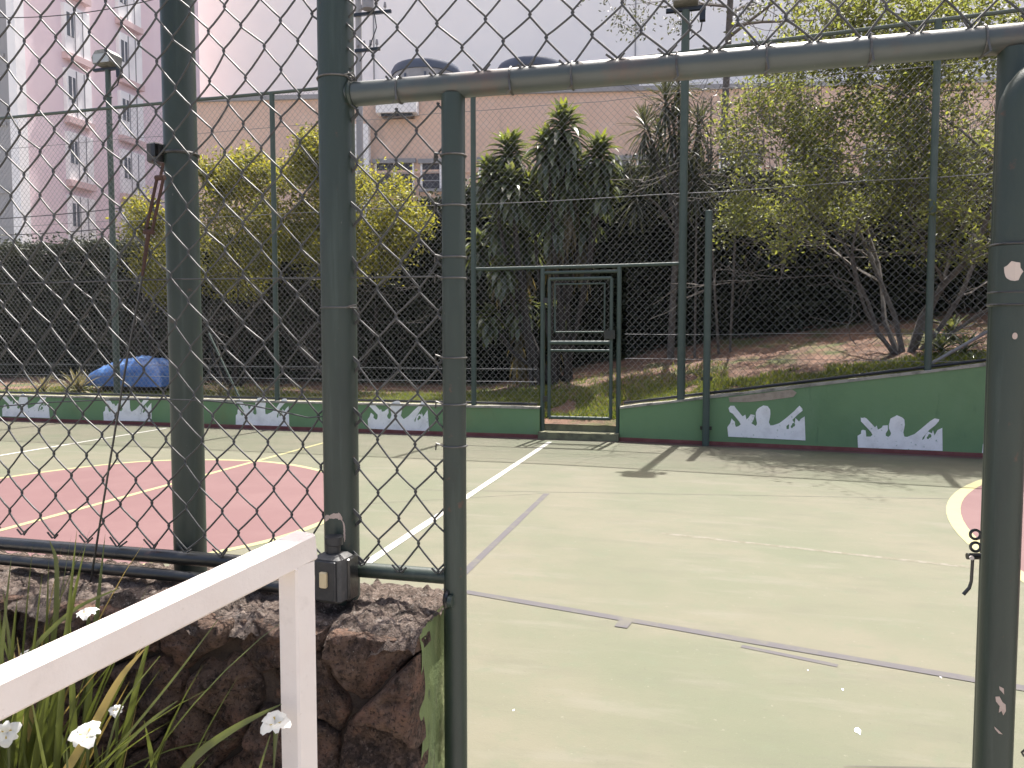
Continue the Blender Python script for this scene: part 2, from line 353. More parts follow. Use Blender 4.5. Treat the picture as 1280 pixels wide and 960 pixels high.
def blob(k):
    ctl = [(-7.42, 6.67), (-6.73, 8.05), (-5.39, 8.43), (-4.20, 7.95), (-3.45, 7.10), (-3.12, 6.4), (-3.0, 5.70), (-3.2, 4.86), (-3.95, 3.95), (-5.3, 3.5), (-6.7, 3.9), (-7.45, 5.1)]
    out = []; n = len(ctl)
    for i in range(n):
        p0, p1, p2, p3 = [Vector(ctl[(i + q) % n]) for q in (-1, 0, 1, 2)]
        for j in range(8):
            t = j / 8; out.append(.5 * ((2 * p1) + (p2 - p0) * t + (2 * p0 - 5 * p1 + 4 * p2 - p3) * t * t + (3 * p1 - p0 - 3 * p2 + p3) * t ** 3))
    c = Vector(RC); return [tuple(c + (q - c) * (1 + k / (q - c).length)) for q in out]
sheet('painted_circle', blob(-.02), 0.0015, 'red_paint', court)
_a, _b = blob(-.06), blob(.01)
MB().add([(x, y, .0025) for x, y in _a + _b], [(i, (i + 1) % len(_a), len(_a) + (i + 1) % len(_a), len(_a) + i) for i in range(len(_a))]).build('circle_line', 'yellow_paint', court)
sheet('painted_circle', disc(7.46, 5.97, 5.45, 128), 0.0015, 'red_paint', court)
annulus('circle_line', 7.46, 5.97, 5.45, 5.56, 0.0025, 'yellow_paint', 128)
line('painted_line', -5.36, 1.7, -5.36, 11.2, 0.065, 0.0035, 'yellow_paint')
line('painted_line', -8.85, 1.7, -8.85, 11.2, 0.06, 0.0035, 'white_line_paint')
line('painted_line', -2.18, 1.7, -2.18, 11.05, 0.07, 0.0035, 'white_line_paint')
line('painted_line', -1.48, 4.3, -1.47, 7.30, 0.055, 0.002, 'grey_line_paint')
line('painted_line', -1.36, 4.30, 1.9, 3.54, 0.062, 0.003, 'grey_line_paint')
line('painted_line', 0.20, 3.85, 0.62, 3.72, 0.035, 0.002, 'grey_line_paint')
line('painted_line', -0.40, 3.95, -0.38, 4.07, 0.07, 0.004, 'grey_line_paint')
line('seam', -2.9, 7.15, 2.6, 8.03, 0.016, 0.001, 'seam')
line('seam', -3.9, 5.9, -1.5, 7.3, 0.012, 0.001, 'seam')
line('seam', 0.50, 2.83, 2.2, 3.2, 0.008, 0.001, 'seam')
line('scuff_mark', -0.3, 6.0, 1.9, 5.55, 0.05, 0.001, 'scuff')
for (px, py, r) in ((1073, 915, .012), (1053, 862, .005), (642, 888, .004), (1010, 838, .003), (1176, 847, .004)):
    p = on_z(px, py); rr = random.Random(int(px))
    sheet('paint_chip', [(p.x + r * rr.uniform(.4, 1.3) * math.cos(a), p.y + 2.2 * r * rr.uniform(.4, 1.3) * math.sin(a)) for a in [i * math.pi / 5 for i in range(10)]], 0.002, 'stencil_white', court)

# far wall alignment
def wall_y(x):
    return 11.42 + (-1.2 - x) * 0.017 if x < -1.2 else 11.42 - (x + 1.2) * 0.105
def wall_top(x):
    if x < -2.4: return 0.445
    if x < -1.2: return 0.10
    return 0.475 + (x + 1.2) * 0.148
GX0, GX1 = -2.42, -1.20      # gate opening
def bank_h(x, y):
    base = 0.40 if x < -3.0 else (0.40 + max(0, (x + 1.2)) * 0.148)
    if -2.9 <= x < -0.7:     # dip at the little gate
        t = min(1, max(0, (1.0 - abs(x + 1.81)) / .32)); base -= 0.20 * (t * t * (3 - 2 * t)) * max(0, 1 - (y - 11.5) / 1.4)
    g = 0.025 + 0.155 * min(1, max(0, (x + 4.5) / 3.5))
    h = base + max(0, min(y, 17) - 11.5) * g
    h += 0.05 * noise.noise(Vector((x * 1.1, y * 1.1, 0))) * min(1, max(0, (y - 11.9))) + 0.02 * noise.noise(Vector((x * 4, y * 4, 3)))
    return h
mb = MB(); nx, ny = 150, 44; xs = [-20 + 34 * i / nx for i in range(nx + 1)]
ys_t = [((j / ny) ** 1.6) for j in range(ny + 1)]
vs = []
for i, x in enumerate(xs):
    y0 = wall_y(x) + 0.10
    for t in ys_t: 
        y = y0 + t * 13; vs.append((x, y, bank_h(x, y)))
fs = [(i * (ny + 1) + j, (i + 1) * (ny + 1) + j, (i + 1) * (ny + 1) + j + 1, i * (ny + 1) + j + 1) for i in range(nx) for j in range(ny)]
mb.add(vs, fs).build('bank', 'red_soil', smooth=True, kind='structure')

# ------------------------------------------------------------------ buildings
def tower():
    root = thing('apartment_tower', (-37, 34, 0), 'tall pink apartment tower with white window panels and a grey concrete end', 'building')
    X0 = -30.0; Y0, Y1 = on_x(29, 200, X0).y, on_x(252, 200, X0).y
    MB().box((X0 - 7, (Y0 + Y1) / 2, 17), (14, Y1 - Y0, 34)).build('wall', 'pink_render', root)
    MB().box((X0 - 7.2, Y0 - 0.15, 17), (14, 0.3, 34)).build('end_wall', 'grey_concrete', root)
    MB().box((X0 + 0.02, Y0 - 0.18, 17), (0.44, 0.5, 34)).build('corner_strip', 'white_trim', root)
    for k in range(10):
        MB().box((X0 - 7.2, Y0 - 0.33, 2.2 + 3 * k), (13.4, 0.06, 0.16)).build('ledge', 'grey_concrete', root)
    for px0, px1, dz in ((82, 113, 0.0), (149, 177, 0.0)):
        ya, yb = on_x(px0, 200, X0).y, on_x(px1, 200, X0).y
        base = on_x(98, 153, X0).z - 12.0
        for k in range(9):
            z0 = base + 3.02 * k; w = yb - ya
            p = MB().box((X0 + .10, (ya + yb) / 2, z0 + 1.15), (.24, w, 2.3), bev=.02).build('window_panel', 'white_trim', root)
            MB().box((X0 + .16, (ya + yb) / 2, z0 - .16), (.34, w * 1.02, .30)).build('sill', 'panel_underside', p)
            MB().box((X0 + .225, ya + w * .20, z0 + 1.35), (.03, w * .26, 1.1)).build('pane', 'window_glass', p)
            MB().box((X0 + .232, ya + w * .20, z0 + 1.35), (.03, w * .03, 1.1)).build('glazing_bar', 'white_trim', p)
            for q in (.38, .69): MB().box((X0 + .225, ya + w * q, z0 + 1.15), (.03, w * .03, 2.2)).build('panel_joint', 'tank_grey', p)
tower()

def pale_block():
    root = thing('blank_walled_block', (-4, 50, 0), 'huge pale blank-walled block rising behind the peach building', 'building')
    x0 = on_y(243, 100, 45).x
    MB().box(((x0 + 40) / 2, 50, 19), (40 - x0, 10, 38)).build('wall', 'pale_render', root)
    MB().box(((x0 + 40) / 2, 50, 38.2), (40.6 - x0, 10.6, .4)).build('parapet', 'grey_concrete', root)
    for k, xx in enumerate((-20, -4, 12, 28)):
        MB().box((xx, 44.97, 19), (.07, .06, 37.6)).build('expansion_joint', 'grey_concrete', root)
pale_block()

PB_A, PB_D = Vector((-21.2, 29.1)), Vector((17.3, 2.9)).normalized()
def pb(s, out, z): # along the facade, out towards the court
    n = Vector((PB_D.y, -PB_D.x)); q = PB_A + PB_D * s + n * out; return (q.x, q.y, z)
PB_R = math.atan2(PB_D.y, PB_D.x)
def pb_at(x, y):   # facade parameters of a photo pixel
    r = ray(x, y); n = Vector((PB_D.y, -PB_D.x))
    t = n.dot(PB_A) / n.dot(Vector((r.x, r.y))); P = Vector((0, 0, EYE)) + r * t
    return (Vector((P.x, P.y)) - PB_A).dot(PB_D), P.z
def peach():
    root = thing('peach_building', pb(17, -4, 0), 'low peach rendered building with dark windows and roof tanks', 'building')
    top = 11.6
    def b(name, s0, s1, o0, o1, z0, z1, m, par=root):
        c = pb((s0 + s1) / 2, (o0 + o1) / 2, (z0 + z1) / 2)
        return MB().box(c, (abs(s1 - s0), abs(o1 - o0), z1 - z0), PB_R).build(name, m, par)
    b('wall', .1, 42, -9, 0, 0, top, 'peach_render')
    b('cornice', .05, 42.1, -9.1, .14, top, top + .18, 'grey_concrete')
    b('string_course', .1, 42, 0, .06, top - 3.15, top - 3.0, 'peach_render')
    for (xa, ya, xb, yb) in ((470, 205, 517, 240), (527, 205, 575, 236), (600, 203, 648, 236), (690, 203, 738, 236), (765, 201, 786, 232), (797, 200, 850, 232), (900, 195, 950, 228), (985, 192, 1040, 226), (1080, 190, 1140, 226), (1170, 186, 1230, 224)):
        s0, z1 = pb_at(xa, ya); s1, z0 = pb_at(xb, yb)
        w = b('window', s0, s1, -.02, .03, z0, z1, 'window_dark')
        b('lintel', s0 - .12, s1 + .12, .0, .16, z1, z1 + .18, 'grey_concrete', w)
        b('sill', s0 - .1, s1 + .1, .0, .18, z0 - .12, z0, 'grey_concrete', w)
        for q in (0, .5, 1): b('frame', s0 + (s1 - s0) * q - .04, s0 + (s1 - s0) * q + .04, .03, .08, z0, z1, 'white_trim', w)
        for q in (.33, .66): b('bar', s0, s1, .03, .06, z0 + (z1 - z0) * q - .02, z0 + (z1 - z0) * q + .02, 'grey_concrete', w)
    s0, z1 = pb_at(437, 158); s1, z0 = pb_at(464, 250)
    b('service_duct', s0, s1, 0, .35, 0, z1, 'white_trim')
    for (xa, xb) in ((702, 748), (752, 800)):
        s0, _ = pb_at(xa, 120); s1, _ = pb_at(xb, 120)
        b('roof_cabin', s0, s1, -2.2, -.4, top + .22, top + 1.35, 'white_trim' if xa == 702 else 'tank_grey')
    # air conditioner on brackets
    s0, z1 = pb_at(474, 126); s1, z0 = pb_at(524, 145)
    a = b('air_conditioner', s0, s1, 0.05, .6, z0, z1, 'white_trim')
    b('bracket', s0 + .2, s1 - .2, 0, .5, z0 - .12, z0 - .002, 'dark_steel', a)
peach()
def tank(x0, x1, ytop, label):
    s0, z1 = pb_at(x0, ytop); s1, _ = pb_at(x1, ytop)
    c = pb((s0 + s1) / 2, -2.6, 11.83); r = (s1 - s0) / 2 * 1.08
    root = thing('water_tank', c, label, 'water tank', 'tanks on the peach roof')
    H = EYE + (z1 - EYE) * 1.085 - 11.83 - .45
    def lathe(prof, n=28):
        mb = MB(); vs = []; fs = []
        for (rr, z) in prof:
            for k in range(n): vs.append((c[0] + rr * math.cos(2 * math.pi * k / n), c[1] + rr * math.sin(2 * math.pi * k / n), c[2] + z))
        for i in range(len(prof) - 1):
            for k in range(n): fs.append((i * n + k, i * n + (k + 1) % n, (i + 1) * n + (k + 1) % n, (i + 1) * n + k))
        fs.append(tuple((len(prof) - 1) * n + k for k in range(n)))
        mb.add(vs, fs); return mb
    lathe([(r * .9, 0), (r * .93, H * .3), (r * .97, H * .70)]).build('tank_body', 'tank_grey', root, smooth=True)
    lathe([(r, H * .70), (r * 1.02, H * .80), (r * .95, H * .90), (r * .62, H * .98), (r * .2, H * 1.02)]).build('tank_lid', 'tank_blue', root, smooth=True)
    for k in range(10):
        a = 2 * math.pi * k / 10
        MB().box((c[0] + r * .95 * math.cos(a), c[1] + r * .95 * math.sin(a), c[2] + H * .31), (.09, .09, H * .6), a).build('rib', 'tank_blue', root)
tank(476, 561, 72, 'blue-lidded round roof tank nearest the thick fence post')
tank(617, 703, 69, 'blue-lidded round roof tank above the tall corn plant')

def utility_pole():
    p = on_y(449, 100, 27); root = thing('utility_pole', (p.x, p.y, 0), 'utility pole with crossarms and insulators beside the thick fence post', 'utility pole')
    MB().tube([(p.x, p.y, 0), (p.x, p.y, 18)], [.16, .10], 10).build('pole', 'grey_concrete', root, True)
    for z, w in ((13.5, 1.9), (15.0, 1.5), (12.2, 1.0)):
        a = MB().box((p.x + .4, p.y - .12, z), (w, .09, .11)).build('crossarm', 'dark_steel', root)
        for k in range(4):
            x = p.x + .4 - w / 2 + w * (k + .5) / 4
            MB().tube([(x, p.y - .12, z + .05), (x, p.y - .12, z + .16), (x, p.y - .12, z + .17), (x, p.y - .12, z + .34)], [.02, .02, .06, .04], 8).build('insulator', 'tank_grey', a)
    MB().tube([(p.x + .5, p.y - .25, 13.6), (p.x + .5, p.y - .25, 14.5)], .22, 12).build('transformer', 'tank_grey', root, True)
    MB().tube([(p.x + .75, p.y - .3, 13.55), (p.x + .85, p.y - .3, 12.9), (p.x + .6, p.y - .3, 12.3), (p.x + .1, p.y - .15, 11.8)], .02, 5).build('drop_cable', 'cable', root)
utility_pole()
def cable(x0, y0, x1, y1, Y, sag, label):
    a, b = on_y(x0, y0, Y), on_y(x1, y1, Y); pts = []
    for i in range(25):
        t = i / 24; p = a.lerp(b, t); p.z -= sag * 4 * t * (1 - t); pts.append(p)
    MB().tube(pts, .018, 5).build('overhead_cable', 'cable', label=label, cat='cable')
cable(-60, 276, 215, 252, 22, .1, 'upper thin overhead cable crossing low in front of the pink tower')
cable(-60, 294, 215, 276, 22, .15, 'lower thin overhead cable crossing just above the hedge by the tower')
cable(-40, 20, 205, -4, 24, .3, 'thin overhead cable crossing the top of the pink tower')

# ================================================================== PLANTS
def hedge():
    root = thing('hedge', (-4, 17, .4), 'tall clipped dark green hedge standing behind the far fence', 'hedge')
    # plan of the front face and top heights
    pts = [(-24, 16.5, 3.95), (-13, 16.3, 3.95), (-9.0, 16.2, 4.1), (-7.0, 16.2, 4.4), (-4.6, 16.2, 4.9), (-2.4, 16.3, 5.1), (-.3, 16.3, 5.1), (1.4, 16.1, 4.8), (3.3, 15.8, 4.5), (5.5, 15.4, 4.6), (10, 14.8, 4.6)]
    def at(x):
        for a, b in zip(pts, pts[1:]):
            if x <= b[0]:
                t = (x - a[0]) / (b[0] - a[0]); return a[1] + (b[1] - a[1]) * t, a[2] + (b[2] - a[2]) * t
        return pts[-1][1], pts[-1][2]
    rng = np.random.default_rng(5)
    mb = MB(); X = np.linspace(-24, 10, 80); vs = []
    for x in X:
        y, z = at(x); j = .08 * noise.noise(Vector((x * 1.5, 0, 0)))
        vs += [(x, y + .48, .0), (x, y + .48 + j, z - .20), (x, y + 1.7, z - .20), (x, y + 1.5, 0)]
    fs = []
    for i in range(79):
        for k in range(3): fs.append((i * 4 + k, (i + 1) * 4 + k, (i + 1) * 4 + k + 1, i * 4 + k + 1))
    mb.add(vs, fs).build('core', 'hedge_core', root)
    n = 100000; x = rng.uniform(-19.5, 8.5, n); C = np.empty((n, 3))
    for i in range(n):
        y, z = at(x[i]); nz = noise.noise(Vector((x[i] * 1.2, 1.3 * i % 7, 4)))
        if i < n * .66:
            zz = rng.uniform(.3, z); d = .30 * noise.noise(Vector((x[i] * 1.1, zz * 1.3, 2))) + .14 * noise.noise(Vector((x[i] * 2.7, zz * 2.7, 7))) + .06 * noise.noise(Vector((x[i] * 5, zz * 5, 2)))
            C[i] = (x[i], y + d + rng.uniform(-.06, .12), zz)
        else:
            dz = .20 * noise.noise(Vector((x[i] * 2.2, 0, 9))) + .05 * noise.noise(Vector((x[i] * 7, 0, 9)))
            C[i] = (x[i], y + rng.uniform(-.05, 1.4), z + dz + rng.uniform(-.10, .03) + (rng.random() < .10) * rng.uniform(0, .32))
    V, F = leaves(rng, C, .105, .055, .2)
    np_mesh('foliage', V, F, 'hedge_leaf', root, kind='stuff')
hedge()

class Tree:
    def __init__(s, seed): s.r = random.Random(seed); s.mb = MB(); s.pts = []
    def grow(s, p, d, L, rad, lev, spread=.75, kids=3, upw=.15, wob=.22, minr=.006):
        r = s.r; n = 5 if lev > 1 else 4; path = [p.copy()]; rr = [rad]; q = p.copy(); dd = d.copy()
        for i in range(n):
            dd = (dd + Vector((r.gauss(0, wob), r.gauss(0, wob), r.gauss(0, wob * .7) + upw)) * .5).normalized()
            q = q + dd * (L / n); path.append(q.copy()); rr.append(max(minr, rad * (1 - .55 * (i + 1) / n)))
        s.mb.tube(path, rr, 6 if rad > .03 else 4, cap=False)
        if lev <= 1:
            for i in range(1, n + 1):
                s.pts.append(path[i])
        if lev > 0:
            k = int(kids + r.random())
            for j in range(k):
                t = r.uniform(.35, 1.0) if j else 1.0; i = min(n, int(t * n)); base = path[i]
                ax = Vector((r.gauss(0, 1), r.gauss(0, 1), r.gauss(0, .6))).normalized()
                nd = (dd * (1 - spread * .5) + ax * spread).normalized()
                s.grow(base, nd, L * r.uniform(.55, .8), max(minr, rr[i] * r.uniform(.5, .75)), lev - 1, spread, kids, upw, wob, minr)

def crown(name, rng, pts, per, sig, L, W, m, root, keep=None, up=.1):
    P = np.array([tuple(p) for p in pts]); C = np.repeat(P, per, 0) + rng.normal(0, sig, (len(P) * per, 3))
    if keep: C = C[keep(C)]
    V, F = leaves(rng, C, L, W, up)
    return np_mesh(name, V, F, m, root, kind='stuff')

def yellow_tree(px, base_y, Yd, blobs, height, spreadf, seed, label, n):
    p = on_y(px, base_y, Yd); g = Vector((p.x, Yd, bank_h(p.x, Yd)))
    root = thing('shrub_tree', g, label, 'tree', 'yellow-green trees before the hedge')
    t = Tree(seed); r = t.r
    for k in range(5):
        a = 2 * math.pi * k / 5 + r.uniform(-.4, .4)
        t.grow(g + Vector((.12 * math.cos(a), .12 * math.sin(a), -.05)), Vector((spreadf * math.cos(a), .4 * spreadf * math.sin(a), 1)).normalized(), height * .42, .05, 3, .8, 3, .13)
    t.mb.build('trunk', 'dark_bark', root, True)
    rng = np.random.default_rng(seed); E = []
    for (bx, by, rx, rz) in blobs:
        c = on_y(bx, by, Yd); sx = rx * Yd / FPX * 1.08; sz = rz * Yd / FPX * 1.08; E.append((np.array(c), np.array((sx, min(1.0, sx), sz))))
    P = []
    while len(P) < n:
        c, e = E[rng.integers(len(E))]; q = rng.normal(size=3); q /= np.linalg.norm(q); q *= rng.random() ** .42
        w = c + q * e; f = noise.noise(Vector(w) * 2.1) + .5 * noise.noise(Vector(w) * 4.5)
        if f > -.10 and (np.linalg.norm(q) < .8 + .5 * f): P.append(w)
    crown('crown', rng, P, 9, .09, .092, .042, 'yellow_leaf', root, None, .3)
yellow_tree(430, 480, 14.6, [(400, 240, 85, 62), (485, 270, 62, 66), (430, 315, 95, 50), (350, 300, 60, 55), (395, 200, 45, 38)], 4.6, .95, 11, 'broad yellow-green leafy tree behind the thick fence post', 2600)
yellow_tree(200, 478, 14.8, [(190, 305, 46, 60), (215, 350, 45, 42), (180, 265, 30, 30), (232, 290, 30, 50)], 3.5, .6, 23, 'smaller yellow-green leafy tree left of the thin pole with the turnbuckle', 950)
yellow_tree(290, 478, 14.7, [(285, 265, 52, 68), (315, 222, 42, 42), (300, 335, 58, 45), (270, 215, 26, 26)], 4.2, .7, 37, 'middle yellow-green leafy tree between the two thick green posts', 1250)

def right_tree():
    p = on_y(1135, 440, 13.0); g = Vector((p.x, 13.0, bank_h(p.x, 13.0)))
    root = thing('open_tree', g, 'open branchy tree with sparse yellow-green leaves on the red bank', 'tree')
    t = Tree(77); r = t.r
    for (dx, dy, dz, L, rad) in ((-.8, -.05, .95, 2.0, .035), (-.5, .2, 1, 2.5, .045), (.1, -.1, 1, 2.6, .06), (.6, .1, 1, 2.4, .045), (-.7, -.2, .75, 1.9, .032), (-.25, .1, 1, 2.7, .045), (.85, -.1, .85, 2.1, .035), (.35, .25, 1, 2.6, .04)):
        t.grow(g + Vector((dx * .25, dy * .3, -.05)), Vector((dx, dy, dz)).normalized(), L * 1.12, rad, 4, .72, 3.6, .10, .30, .0045)
    t.mb.build('trunk', 'bark', root, True)
    rng = np.random.default_rng(8)
    def keep(C):
        f = np.array([noise.noise(Vector(c) * 1.1) for c in C])
        return (f > -.08) & (C[:, 2] > g.z + 1.3)
    P = [np.array(q) for q in t.pts if r.random() < .35 and q.x > .9]
    E = [(1060, 150, 150, 85, 2.2), (970, 165, 65, 75, .85), (1170, 140, 90, 80, 1.0), (1120, 30, 170, 55, 3.0), (1000, 250, 90, 45, .55), (935, 285, 40, 38, .35), (1150, 240, 90, 50, .5), (1240, 60, 80, 70, .6)]
    for (bx, by, rx, rz, k) in E:
        c = np.array(on_y(bx, by, 13.0)); e = np.array((rx, 70, rz)) * 12.6 / FPX * 1.05; n = 0
        while n < int(900 * k):
            q = rng.normal(size=3); q /= np.linalg.norm(q); q *= rng.random() ** .45; w = c + q * e
            f = noise.noise(Vector(w) * 1.5) + .6 * noise.noise(Vector(w) * 3.7); n += 1
            if f > .02: P.append(w)
    crown('crown', rng, P, 7, .085, .082, .040, 'tree_leaf', root, lambda C: C[:, 2] > g.z + 1.2, .15)
right_tree()

def tall_tree():
    p = on_y(905, 440, 20.5); g = Vector((p.x, 20.5, .5))
    root = thing('slender_tree', g, 'slender dark tree whose hanging leaves reach above the gate rail', 'tree')
    t = Tree(5)
    t.mb.tube([g, g + Vector((.1, 0, 3)), g + Vector((-.1, 0, 6)), g + Vector((.05, 0, 10.4))], [.13, .11, .09, .07], 8)
    for k in range(9):
        a = 2 * math.pi * k / 9
        t.grow(g + Vector((0, 0, 8.6 + .25 * k)), Vector((math.cos(a) * 1.2, math.sin(a) * .7, .55)).normalized(), 2.3, .045, 3, .8, 2, -.05, .3, .006)
    t.mb.build('trunk', 'bark', root, True)
    rng = np.random.default_rng(19)
    def keep(C):
        f = np.array([noise.noise(Vector(c) * .9) for c in C]); return f > -.12
    crown('crown', rng, t.pts, 7, .16, .12, .05, 'dark_leaf', root, keep, -.3)
tall_tree()
def thin_stems():
    for k, (xa, ya, xb, yb) in enumerate(((868, 470, 872, 130), (884, 470, 889, 120), (898, 470, 884, 160), (912, 470, 921, 140))):
        a, b = on_y(xa, ya, 15.0), on_y(xb, yb, 15.0)
        a.z = bank_h(a.x, 15.0); m = a.lerp(b, .5) + Vector((.08 * math.sin(k * 3), 0, 0))
        root = thing('sapling', a, ('bare thin sapling stem just right of the tall lamp post', 'second bare thin sapling stem from the tall lamp post', 'leaning bare sapling stem third from the tall lamp post', 'bare thin sapling stem farthest from the tall lamp post')[k], 'sapling', 'bare saplings behind the fence')
        t = Tree(k + 50); t.mb.tube([a, m, b], [.028, .022, .012], 6)
        for j in range(3): t.grow(a.lerp(b, .5 + .17 * j), Vector((t.r.gauss(0, .5), t.r.gauss(0, .3), 1)).normalized(), .7, .012, 1, .6, 2)
        t.mb.build('trunk', 'bark', root, True)
        crown('crown', np.random.default_rng(k), [q for q in t.pts if q.z > a.z + 1.6], 4, .12, .09, .04, 'dark_leaf', root)
thin_stems()

def strap(V, F, base, d, L, W, droop, rng, segs=5):
    """one long leaf: ribbon with a centre fold"""
    side = np.cross(d, (0, 0, 1.0)); nrm = np.linalg.norm(side)
    side = side / nrm if nrm > 1e-3 else np.array((1.0, 0, 0))
    p = np.array(base, float); dd = np.array(d, float); o = len(V)
    for i in range(segs + 1):
        t = i / segs; w = W * (.45 + 1.3 * t if t < .4 else (1 - ((t - .4) / .6) ** 2.2) * .97 + .03) / 2
        nn = np.cross(side, dd)
        V.append(p - side * w + nn * w * .35); V.append(p.copy()); V.append(p + side * w + nn * w * .35)
        dd = dd + np.array((0, 0, -droop / segs)); dd /= np.linalg.norm(dd); p = p + dd * (L / segs)
    for i in range(segs):
        for k in (0, 1):
            a = o + i * 3 + k; F.append((a, a + 1, a + 4, a + 3))

def rosette(c, n, L, W, rng, lo=-.5, hi=1.4, col=.35, droop=1.3, segs=5):
    V, F = [], []
    for i in range(n):
        t = i / n; az = i * 2.39996 + rng.uniform(-.2, .2); el = lo + (hi - lo) * t ** .8
        b = (c[0], c[1], c[2] - col * (1 - t))
        d = np.array((math.cos(az) * math.cos(el), math.sin(az) * math.cos(el), math.sin(el)))
        strap(V, F, b, d, L * rng.uniform(.75, 1.15) * (.6 + .4 * min(1, 2.2 * (1 - t))), W * rng.uniform(.8, 1.15), droop * (1 - .55 * t) * rng.uniform(.7, 1.3), rng, segs)
    return np.array(V), np.array(F)

def corn_plant():
    Yd = 14.3; p = on_y(690, 470, Yd); g = Vector((p.x, Yd, bank_h(p.x, Yd)))
    root = thing('corn_plant', g, 'big corn plant with many heads of glossy strap leaves behind the far gate', 'plant')
    rng = np.random.default_rng(2); rr = random.Random(2)
    heads = [(704, 152, 1.05), (637, 185, 1.05), (750, 186, .9), (664, 232, .9), (712, 200, 1.05), (625, 275, .8), (612, 212, .85), (752, 222, .85), (684, 178, .9), (728, 258, .95), (655, 290, .85), (692, 262, .95), (628, 330, .7), (705, 225, .95), (640, 225, .95), (650, 375, .75), (690, 385, .7), (612, 390, .65), (600, 300, .75)]
    for k, (hx, hy, sc) in enumerate(heads):
        h = on_y(hx, hy, Yd + rng.uniform(-.5, .5))
        b = g + Vector((rr.uniform(-.35, .35), rr.uniform(-.3, .3), -.05))
        m = b.lerp(h, .55) + Vector(((h.x - b.x) * .12, 0, -.1))
        st = MB().tube([b, m, h - Vector((0, 0, .1))], [.045, .036, .03], 7).build('stem', 'dark_bark', root, True)
        V, F = rosette(h, int(84 * sc), .66 * sc, .125, rng, -.7, 1.25, .42 * sc, 2.3)
        np_mesh('leaf_head', V, F, 'strap_leaf', root)
        V, F = rosette(h + Vector((0, 0, .05)), 22, .42 * sc, .10, rng, .55, 1.45, .1, .7)
        if k in (0, 1, 2, 3, 6, 8): np_mesh('young_leaves', V, F, 'strap_young', root)
        if k in (4, 5, 9, 10, 11, 13, 15, 16):
            V, F = rosette(h - Vector((0, 0, .45)), 22, .75, .08, rng, -1.4, -.8, .6, 1.2)
            np_mesh('dry_leaves', V, F, 'strap_dry', root)
corn_plant()
def narrow_dracaena():
    Yd = 15.2; p = on_y(838, 440, Yd); g = Vector((p.x, Yd, bank_h(p.x, Yd)))
    root = thing('dragon_tree', g, 'dragon tree with tufts of narrow pointed leaves beside the tall lamp post', 'tree')
    rng = np.random.default_rng(6); rr = random.Random(6)
    fork = g + Vector((.15, 0, 2.9))
    MB().tube([g - Vector((0, 0, .05)), g + Vector((.05, 0, 1.5)), fork], [.07, .06, .05], 8).build('trunk', 'bark', root, True)
    for hx, hy in ((806, 150), (832, 118), (858, 175), (815, 195), (842, 150), (875, 150), (848, 100), (795, 235), (868, 215), (825, 165)):
        h = on_y(hx, hy, Yd + rng.uniform(-.5, .5))
        MB().tube([fork - Vector((0, 0, rr.uniform(0, .8))), fork.lerp(h, .5) + Vector((0, 0, -.15)), h], [.035, .028, .022], 6).build('branch', 'bark', root, True)
        V, F = rosette(h, 86, .66, .036, rng, -1.2, 1.4, .34, .8, 4)
        np_mesh('leaf_tuft', V, F, 'dark_leaf', root)
narrow_dracaena()

def small_plant(px, py, Yd, n, L, W, label, m='strap_leaf', lo=-.1, seed=0, name='leafy_plant', cat='plant', droop=1.0):
    p = on_y(px, py, Yd); g = Vector((p.x, Yd, bank_h(p.x, Yd))); rng = np.random.default_rng(seed)
    V, F = rosette(g + Vector((0, 0, .08)), n, L, W, rng, lo, 1.45, .05, droop)
    np_mesh(name, V, F, m, label=label, cat=cat)
small_plant(1178, 400, 12.6, 26, .45, .07, 'glossy leafy plant on the red bank beside the right fence post', seed=1)
small_plant(1208, 408, 12.4, 22, .4, .06, 'smaller glossy leafy plant on the red bank by the gate edge', seed=2)
small_plant(1190, 360, 13.6, 26, .45, .07, 'leafy plant high on the bank under the open tree', seed=3)
small_plant(98, 475, 12.6, 44, .62, .06, 'pale spiky plant left of the blue tarp', 'dry_grass', .1, 4, droop=.8)
small_plant(55, 480, 12.5, 30, .45, .04, 'low dry spiky plant on the bank farthest left', 'dry_grass', .1, 5, droop=.9)
small_plant(275, 482, 12.3, 34, .35, .03, 'dry grass tuft right of the thin pole behind the low wall', 'dry_grass', .1, 6, 'grass_tuft', 'grass', .9)
small_plant(320, 484, 12.3, 30, .3, .03, 'dry grass tuft between the two thick green posts', 'dry_grass', .1, 7, 'grass_tuft', 'grass', .9)

def grass():
    rng = np.random.default_rng(9); V, F = [], []; n = 0
    while n < 84000:
        x = rng.uniform(-5.5, 6.5) if n > 26000 else rng.uniform(-14, -4); y = wall_y(x) + .12 + abs(rng.normal(0, 1.1))
        if GX0 - .1 < x < GX1 + .1 and y < 11.75: continue
        lim = .55 * noise.noise(Vector((x * .8, y * .8, 5)))
        if y > wall_y(x) + 1.25 + lim + (1.9 if x < .4 else .45): continue
        if noise.noise(Vector((x * 2.1, y * 2.1, 1))) < -.38: continue
        z = bank_h(x, y) - .01; a = rng.uniform(0, 6.28); L = rng.uniform(.04, .10); w = rng.uniform(.006, .012)
        s = np.array((math.cos(a), math.sin(a), 0)) * w; t = np.array((math.cos(a + 1.3) * L * rng.uniform(.2, 1), math.sin(a + 1.3) * L * rng.uniform(.2, 1), L))
        b = np.array((x, y, z)); o = len(V); V += [b - s, b + s, b + t]; F.append((o, o + 1, o + 2)); n += 1
    np_mesh('grass', np.array(V), np.array(F), 'grass_blade', label='short green grass on the bank behind the far wall', cat='grass', kind='stuff')
grass()

